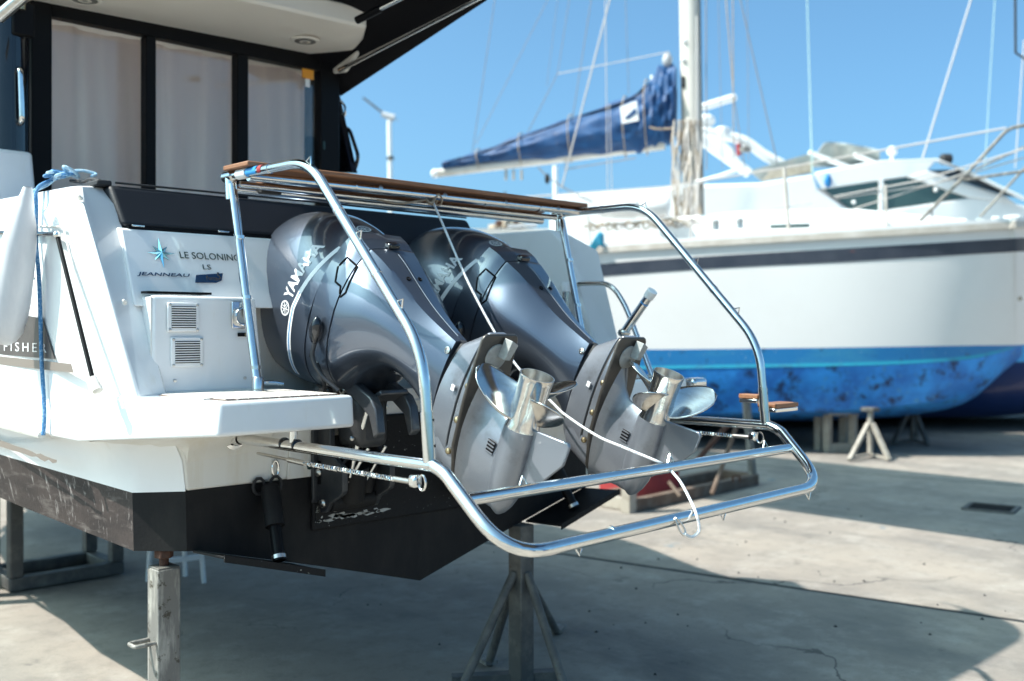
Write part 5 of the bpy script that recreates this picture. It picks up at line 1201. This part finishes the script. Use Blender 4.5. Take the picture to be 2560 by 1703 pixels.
# teal cloth tied to the quarter
MB().grid(lambda u, v: SP(1455 + 55 * u, 645 - 35 * v + 14 * math.sin(u * 6) - 20 * u, -.04 - .03 * math.sin(u * 9 + v * 3)), 10, 6).build('teal_cloth', 'boot_aqua', sail, solid=.008, fix=False)
MB().ball(SP(1466, 668, -.02), .05, 6, 1, 1, .8).build('red_light', 'red_paint', sail)

# trestle and jack stands under the yacht
def ground_at(px, py): return onZ(px, py, 0)
a = ground_at(2069, 1131); b = ground_at(2132, 1130); sd_ = (b - a).normalized(); dp = Vector((-sd_.y, sd_.x, 0)) * .28
ts = empty('timber_block', (a + b) / 2, label='square wooden trestle block under the sailing yacht', cat='trestle'); H_ = .50
for p in (a, b, a + dp, b + dp): MB().bar(p + Vector((0, 0, 0)), p + Vector((0, 0, H_)), .09).build('leg', 'bare_timber', ts, bevel=.006)
MB().bar(a + Vector((0, 0, .06)), b + Vector((0, 0, .06)), .06, .12).build('foot_rail', 'bare_timber', ts, bevel=.005)
MB().bar(a + dp / 2 + Vector((-.06, 0, H_ + .05)) , b + dp / 2 + Vector((.06, 0, H_ + .05)), .40, .11).build('top_block', 'bare_timber', ts, bevel=.008)
def jack(feet, apex, label, m, r=.03):
    c = sum((ground_at(*f) for f in feet), Vector()) / len(feet); ap = c + Vector((0, 0, apex))
    j = empty('jack_stand', c, label=label, cat='boat stand', group='boat stands under the sailing yacht')
    for f in feet: MB().bar(ap + (ground_at(*f) - c).normalized() * .05 + Vector((0, 0, -.06)), ground_at(*f) + Vector((0, 0, .02)), r * 1.6).build('leg', m, j)
    MB().tube([c + Vector((0, 0, .06)), ap + Vector((0, 0, .10))], .035, 10).build('screw_post', m, j)
    MB().box(ap + Vector((0, 0, .12)), (.18, .18, .05)).build('pad', 'stand_steel', j, bevel=.01)
    for k in range(len(feet)): MB().bar(ground_at(*feet[k]) + Vector((0, 0, .03)), c + Vector((0, 0, .05)), .03).build('brace', m, j)
jack([(2124, 1154), (2222, 1154), (2180, 1128)], .50, 'pale tripod jack stand under the yacht, beside the wooden trestle block', 'pale_paint')
jack([(2232, 1113), (2320, 1116), (2290, 1098)], .56, 'dark tripod jack stand under the yacht, right of the pale one', 'stand_steel')

# rusty cradle with a red tank between the two boats
cr_ = empty('yacht_cradle', ground_at(1700, 1250), label='rusty steel cradle with pale posts, behind the lower guard bars', cat='boat cradle')
g1, g2, g0 = ground_at(1583, 1280), ground_at(1888, 1212), ground_at(1490, 1262); back_ = (g0 - g1) + Vector((0, 0, 0))
g3 = g2 + back_
for a, b, m in ((g1, g2, 'rusty_beam'), (g0, g3, 'rusty_beam'), (g1, g0, 'pale_paint'), (g2, g3, 'rusty_beam')): MB().bar(a + Vector((0, 0, .06)), b + Vector((0, 0, .06)), .09, .11).build('base_beam', m, cr_, bevel=.006)
MB().bar(g1 + Vector((-.06, 0, 0)), g1 + Vector((-.06, 0, .62)), .10).build('upright', 'pale_paint', cr_, bevel=.006)
MB().tube([g2 + Vector((-.02, .02, .1)), g2 + Vector((-.10, .05, .95))], .045, 12).build('upright', 'stand_post', cr_)
p = onD(1735, 1190, 10.0); 
MB().tube([onD(1735, 1160, 9.6), onD(1822, 1060, 9.9)], .026, 8).build('strut', 'rust', cr_); MB().tube([onD(1780, 1235, 9.5), onD(1840, 1070, 9.9)], .022, 8).build('strut', 'rusty_beam', cr_); MB().tube([onD(1672, 1205, 9.3), onD(1700, 1240, 9.2)], .018, 8).build('strut', 'rusty_beam', cr_)
MB().tube(smooth_path([onD(1832, 1205, 9.9), onD(1832, 1190, 9.9), onD(1850, 1190, 9.9), onD(1850, 1205, 9.9)], .02), .010, 6).build('handle', 'rust', cr_)
ra, rb = ground_at(1590, 1250), ground_at(1700, 1232)
tk_ = empty('red_crate', (ra + rb) / 2, label='faded red box resting inside the rusty cradle', cat='crate')
u_ = (rb - ra).normalized(); v_ = Vector((-u_.y, u_.x, 0))
MB().hexa([ra, rb, rb + v_ * .5, ra + v_ * .5] + [p + Vector((0, 0, .30)) for p in (ra, rb, rb + v_ * .5, ra + v_ * .5)]).build('box', 'red_paint', tk_, bevel=.02)
MB().hexa([p + Vector((0, 0, .302)) for p in (ra, rb, rb + v_ * .5, ra + v_ * .5)] + [p + Vector((0, 0, .33)) for p in (ra, rb, rb + v_ * .5, ra + v_ * .5)]).build('lid', 'red_paint', tk_, bevel=.01)

# ================================================================== motor yacht behind
MD = 16.0; YC0 = cf(0, MD); mx, my = RGT.copy(), FWD.copy()
yacht = empty('motor_yacht', cf(5.5, MD + 1.5), label='white motor yacht with pilothouse windows and radar arch behind the sailing yacht', cat='motor yacht')
def Y(px, py, o=0.): return onD(px, py, MD + o)
def slab(nm, poly, o, depth, m, par=yacht, bevel=0): return MB().prism([Y(*p, o) for p in poly], my * depth).build(nm, m, par, bevel=bevel)
zz = lambda a, b: (1660 + a / 2.6133, 180 + b / 2.6133)
# hull: dark blue bottom, pale blue band, white topside
hs = [(1480, 1046), (1800, 1044), (2200, 1042), (2480, 1040), (2800, 1010), (3000, 960)]
mb = MB(); mb.rings([[Y(px, 905, 0), Y(px, 965, .15), Y(px, yb, .7), Y(px, yb + 3, 1.9), Y(px, yb, 3.1), Y(px, 965, 3.7), Y(px, 905, 3.9)] for px, yb in hs], cap=False, closed=False); mb.build('hull_bottom', 'yacht_blue', yacht)
mb = MB(); mb.rings([[Y(px, 850, -.02), Y(px, 905, 0)] for px, yb in hs], cap=False, closed=False); mb.rings([[Y(px, 850, 3.92), Y(px, 905, 3.9)] for px, yb in hs], cap=False, closed=False); mb.build('boot_stripe', 'yacht_light', yacht)
slab('topside', [(1480, 640), (3000, 600), (3000, 850), (1480, 850)], 0, 3.9, 'hull_white')
# superstructure with openings for the windows
wx = [zz(1040, 765), zz(1590, 685), zz(2000, 820), zz(1265, 925)]
slab('coachroof', [zz(-700, 1150), zz(-700, 800), zz(200, 735), zz(640, 722), zz(980, 668), zz(1010, 770), zz(1265, 930), zz(1270, 1150)], .3, 3.2, 'deck_white', bevel=.05)
slab('pilothouse_side', [zz(1265, 930), zz(2000, 824), zz(2300, 860), zz(2700, 960), zz(2700, 1150), zz(1270, 1150)], .3, .08, 'deck_white', bevel=.02)
slab('pilothouse_side', [zz(985, 668), zz(1400, 590), zz(1780, 578), zz(1720, 645), zz(1590, 683), zz(1040, 763)], .3, .08, 'deck_white', bevel=.02)
slab('pilothouse_side', [zz(1590, 683), zz(1720, 645), zz(2240, 815), zz(2300, 860), zz(2000, 822)], .28, .08, 'deck_white', bevel=.02)
slab('window_pane', [zz(1042, 766), zz(1410, 712), zz(1410, 905), zz(1262, 926)], .34, .02, 'dark_green_glass'); slab('window_pane', [zz(1432, 709), zz(1590, 686), zz(1995, 820), zz(1432, 902)], .34, .02, 'dark_green_glass')
slab('mullion', [zz(1408, 706), zz(1434, 702), zz(1434, 908), zz(1408, 912)], .29, .06, 'deck_white')
MB().rings([[Y(*zz(a, b), .3), Y(*zz(a, b), 3.4)] for a, b in ((985, 668), (1400, 588), (1780, 576), (1935, 632))], cap=False, closed=False).build('pilothouse_roof', 'deck_white', yacht, solid=.05, fix=False)
MB().rings([[Y(*zz(a, b), .32), Y(*zz(a, b), 3.3)] for a, b in ((1790, 585), (1960, 645), (2352, 835))], cap=False, closed=False).build('windscreen', 'black_gloss', yacht, solid=.03, fix=False)
slab('windscreen_side', [zz(1728, 642), zz(1925, 636), zz(2345, 826), zz(2225, 806)], .22, .04, 'black_gloss')
MB().tube([Y(*zz(1935, 630), .15), Y(*zz(2352, 830), .15)], .03, 8).build('windscreen_pillar', 'deck_white', yacht)
slab('interior', [zz(1000, 760), zz(2100, 760), zz(2100, 930), zz(1000, 930)], 2.2, .05, 'tank_grey')
for a, b in ((1240, 852), (1775, 772)): MB().ball(Y(*zz(a, b), .30), .035, 6).build('vent_knob', 'deck_white', yacht)
MB().ball(Y(*zz(1072, 712), .26), .10, 10, .8, .5, 1.1).build('side_lamp', 'boot_teal', yacht)
# flybridge screens, spray cover, supports
slab('fly_screen', [zz(560, 645), zz(960, 530), zz(975, 660), zz(640, 715)], 1.0, .03, 'spray_cover'); slab('fly_side', [zz(640, 715), zz(965, 650), zz(990, 580), zz(700, 640)], .9, .05, 'bare_timber')
def puff(u, v):
    a = zz(970 + 440 * u, 620 - (165 * min(1, u * 4 + .25) - 60 * u ** 2) * v); return Y(a[0], a[1], 1.2 + .35 * (1 - v) - .08 * math.sin(u * 14) * v)
MB().grid(puff, 18, 8).build('spray_hood', 'spray_cover', yacht, solid=.02, fix=False)
for a, b in (((945, 525), (1250, 640)), ((1240, 540), (1410, 610))): MB().bar(Y(*zz(*a), .8), Y(*zz(*b), .8), .07).build('fly_strut', 'deck_white', yacht, bevel=.01)
# radar arch, radome, bar antenna
MB().bar(Y(*zz(190, 405), .9), Y(*zz(560, 665), .9), .13, .16).build('arch_leg', 'deck_white', yacht, bevel=.03)
MB().tube(catmull([Y(*zz(120, 360), 1.2), Y(*zz(300, 395), 1.2), Y(*zz(520, 450), 1.2), Y(*zz(660, 545), 1.2), Y(*zz(800, 620), 1.2)]), .085, 10).build('arch_top', 'deck_white', yacht)
MB().tube(catmull([Y(*zz(300, 420), 1.8), Y(*zz(420, 500), 1.8), Y(*zz(520, 640), 1.8)]), .05, 10).build('arch_leg', 'deck_white', yacht)
ac = Y(*zz(330, 200), 1.4); MB().bar(Y(*zz(150, 262), 1.4), Y(*zz(475, 162), 1.4), .14, .13).build('bar_antenna', 'deck_white', yacht, bevel=.05)
MB().ball(Y(*zz(262, 320), 1.3), .19, 12, 1, 1, .62).build('radome', 'deck_white', yacht)
MB().box(Y(*zz(385, 392), 1.2), (.25, .2, .16)).build('antenna_box', 'deck_white', yacht, bevel=.04)
MB().bar(Y(*zz(485, 470), 1.1), Y(*zz(490, 545), 1.1), .06).build('ensign', 'red_paint', yacht); MB().box(Y(*zz(528, 508), 1.1), (.2, .1, .07)).build('horn', 'stand_post', yacht)
MB().tube([Y(*zz(1490, 580), .7), Y(*zz(1490, 525), .7)], .03, 8).build('dome_stem', 'deck_white', yacht); MB().ball(Y(*zz(1490, 518), .7), .085, 10, 1, 1, .95).build('satellite_dome', 'deck_white', yacht)
MB().lathe([(0, .05), (.04, .09), (.18, .09), (.2, .06)], Y(*zz(1800, 570), .9), mx, 16, cap=True).build('searchlight', 'rubber', yacht, bevel=.02)
p, q = Y(2018, 0, .6), Y(2031, 440, .6); MB().tube([q + (p - q) * 1.6, q], [.006, .013], 6).build('whip_antenna', 'wire_green', yacht)

# ================================================================== farther things
# pole with a wind generator beyond the cabin
pw = cf((975 - CX) / FPX * 24, 24); wg = empty('wind_generator', pw, label='slim pole with small wind generator against the sky beyond the cabin', cat='wind generator')
W_ = lambda px, py: onD(px, py, 24)
MB().tube([W_(977, 560), W_(973, 300)], .055, 10).build('pole', 'deck_white', wg); MB().tube([W_(976, 400), W_(976, 392)], .085, 10).build('collar', 'stand_steel', wg)
MB().tube([W_(985, 296), W_(955, 285)], [.09, .06], 10).build('nacelle', 'tank_grey', wg); MB().prism([W_(955, 284), W_(905, 245), W_(910, 243), W_(966, 286)], FWD * .05).build('tail_vane', 'stand_steel', wg)
for k in range(3):
    t = R(20 + 120 * k); MB().prism([W_(985, 296), W_(985 + 10 * math.cos(t), 296 + 10 * math.sin(t)), W_(985 + 12 * math.cos(t + .3), 296 + 12 * math.sin(t + .3))], FWD * .03).build('blade', 'tank_grey', wg)
# low boat far behind the engines with deck gear
FB = 19.0; F_ = lambda px, py, o=0.: onD(px, py, FB + o)
fb = empty('moored_launch', cf(0, FB), label='low pale launch with cluttered deck far behind the engines', cat='boat')
MB().rings([[F_(px, 572, 0), F_(px, 600, .1), F_(px + 8, 760, .5), F_(px + 8, 760, 1.8), F_(px, 572, 2.2)] for px in (1130, 1250, 1400, 1520)]).build('hull', 'hull_white', fb)
random.seed(21); mb = MB()
for k in range(70):
    lat, dep = random.uniform(-1.2, 3.2), random.uniform(4.6, 9.5); c_ = cf(lat, dep, .004); r_ = random.uniform(.004, .012); a0 = random.uniform(0, 6)
    mb.add([c_ + Vector((r_ * math.cos(a0 + q * 1.3) * random.uniform(.6, 1.4), r_ * math.sin(a0 + q * 1.3) * random.uniform(.6, 1.4), -.003)) for q in range(5)] + [c_ + Vector((0, 0, r_ * .8))], [(q, (q + 1) % 5, 5) for q in range(5)])
tag(mb.build('grit', 'rubber', None, fix=False), 'loose dark grit scattered on the concrete', 'grit', kind='stuff')
random.seed(8)
for k in range(9): MB().box(F_(1240 + k * 8 + random.uniform(-6, 6), 564 + random.uniform(-6, 4), .6), (.2, .18, random.uniform(.08, .2)), (0, 0, k)).build('deck_bundle', ['line_tan', 'rust', 'bare_timber'][k % 3], fb, bevel=.03)
MB().bar(F_(1270, 568, .3), F_(1342, 563, .3), .3, .05).build('table_top', 'tank_grey', fb); MB().tube([F_(1310, 566, .3), F_(1310, 590, .3)], .05, 8).build('table_leg', 'tank_grey', fb)
MB().tube([F_(1268, 566, .5), F_(1262, 480, .5)], .03, 6).build('antenna', 'stand_steel', fb)
# slim masts on the skyline
for i, (px, yt, lab) in enumerate(((1388, 415, 'thin white pole behind the boom, left of the black block'), (1445, 505, 'short pale pole behind the teak board end'))):
    m_ = MB().tube([onD(px, yt, 22), onD(px + 2, 640, 22)], .055, 8).build('pole', 'deck_white'); tag(m_, lab, 'pole')

# ================================================================== unseen hoist, added to cast the shadow band on the concrete
bh = empty('shadow_hoist', (2.85, 1, 0), label='tall blue boat hoist on four wheeled legs beside the motorboat, its beam above the frame', cat='boat hoist')
for x in (1.55, 4.15): MB().box((x, .9, 6.45), (.30, 19.4, .60)).build('top_beam', 'hoist_blue', bh)
MB().box((2.85, .9, 6.40), (2.30, 19.2, .06)).build('shadow_deck', 'stand_steel', bh)  # solid deck added between the beams to give the cast shadow its width
for x in (1.55, 4.15):
    for y in (-8.6, 10.4): MB().box((x, y, 3.07), (.32, .32, 6.14)).build('leg', 'hoist_blue', bh); MB().lathe([(-.2, .3), (-.2, .55), (.2, .55), (.2, .3)], (x, y, .56), (1, 0, 0), 20).build('wheel', 'rubber', bh)
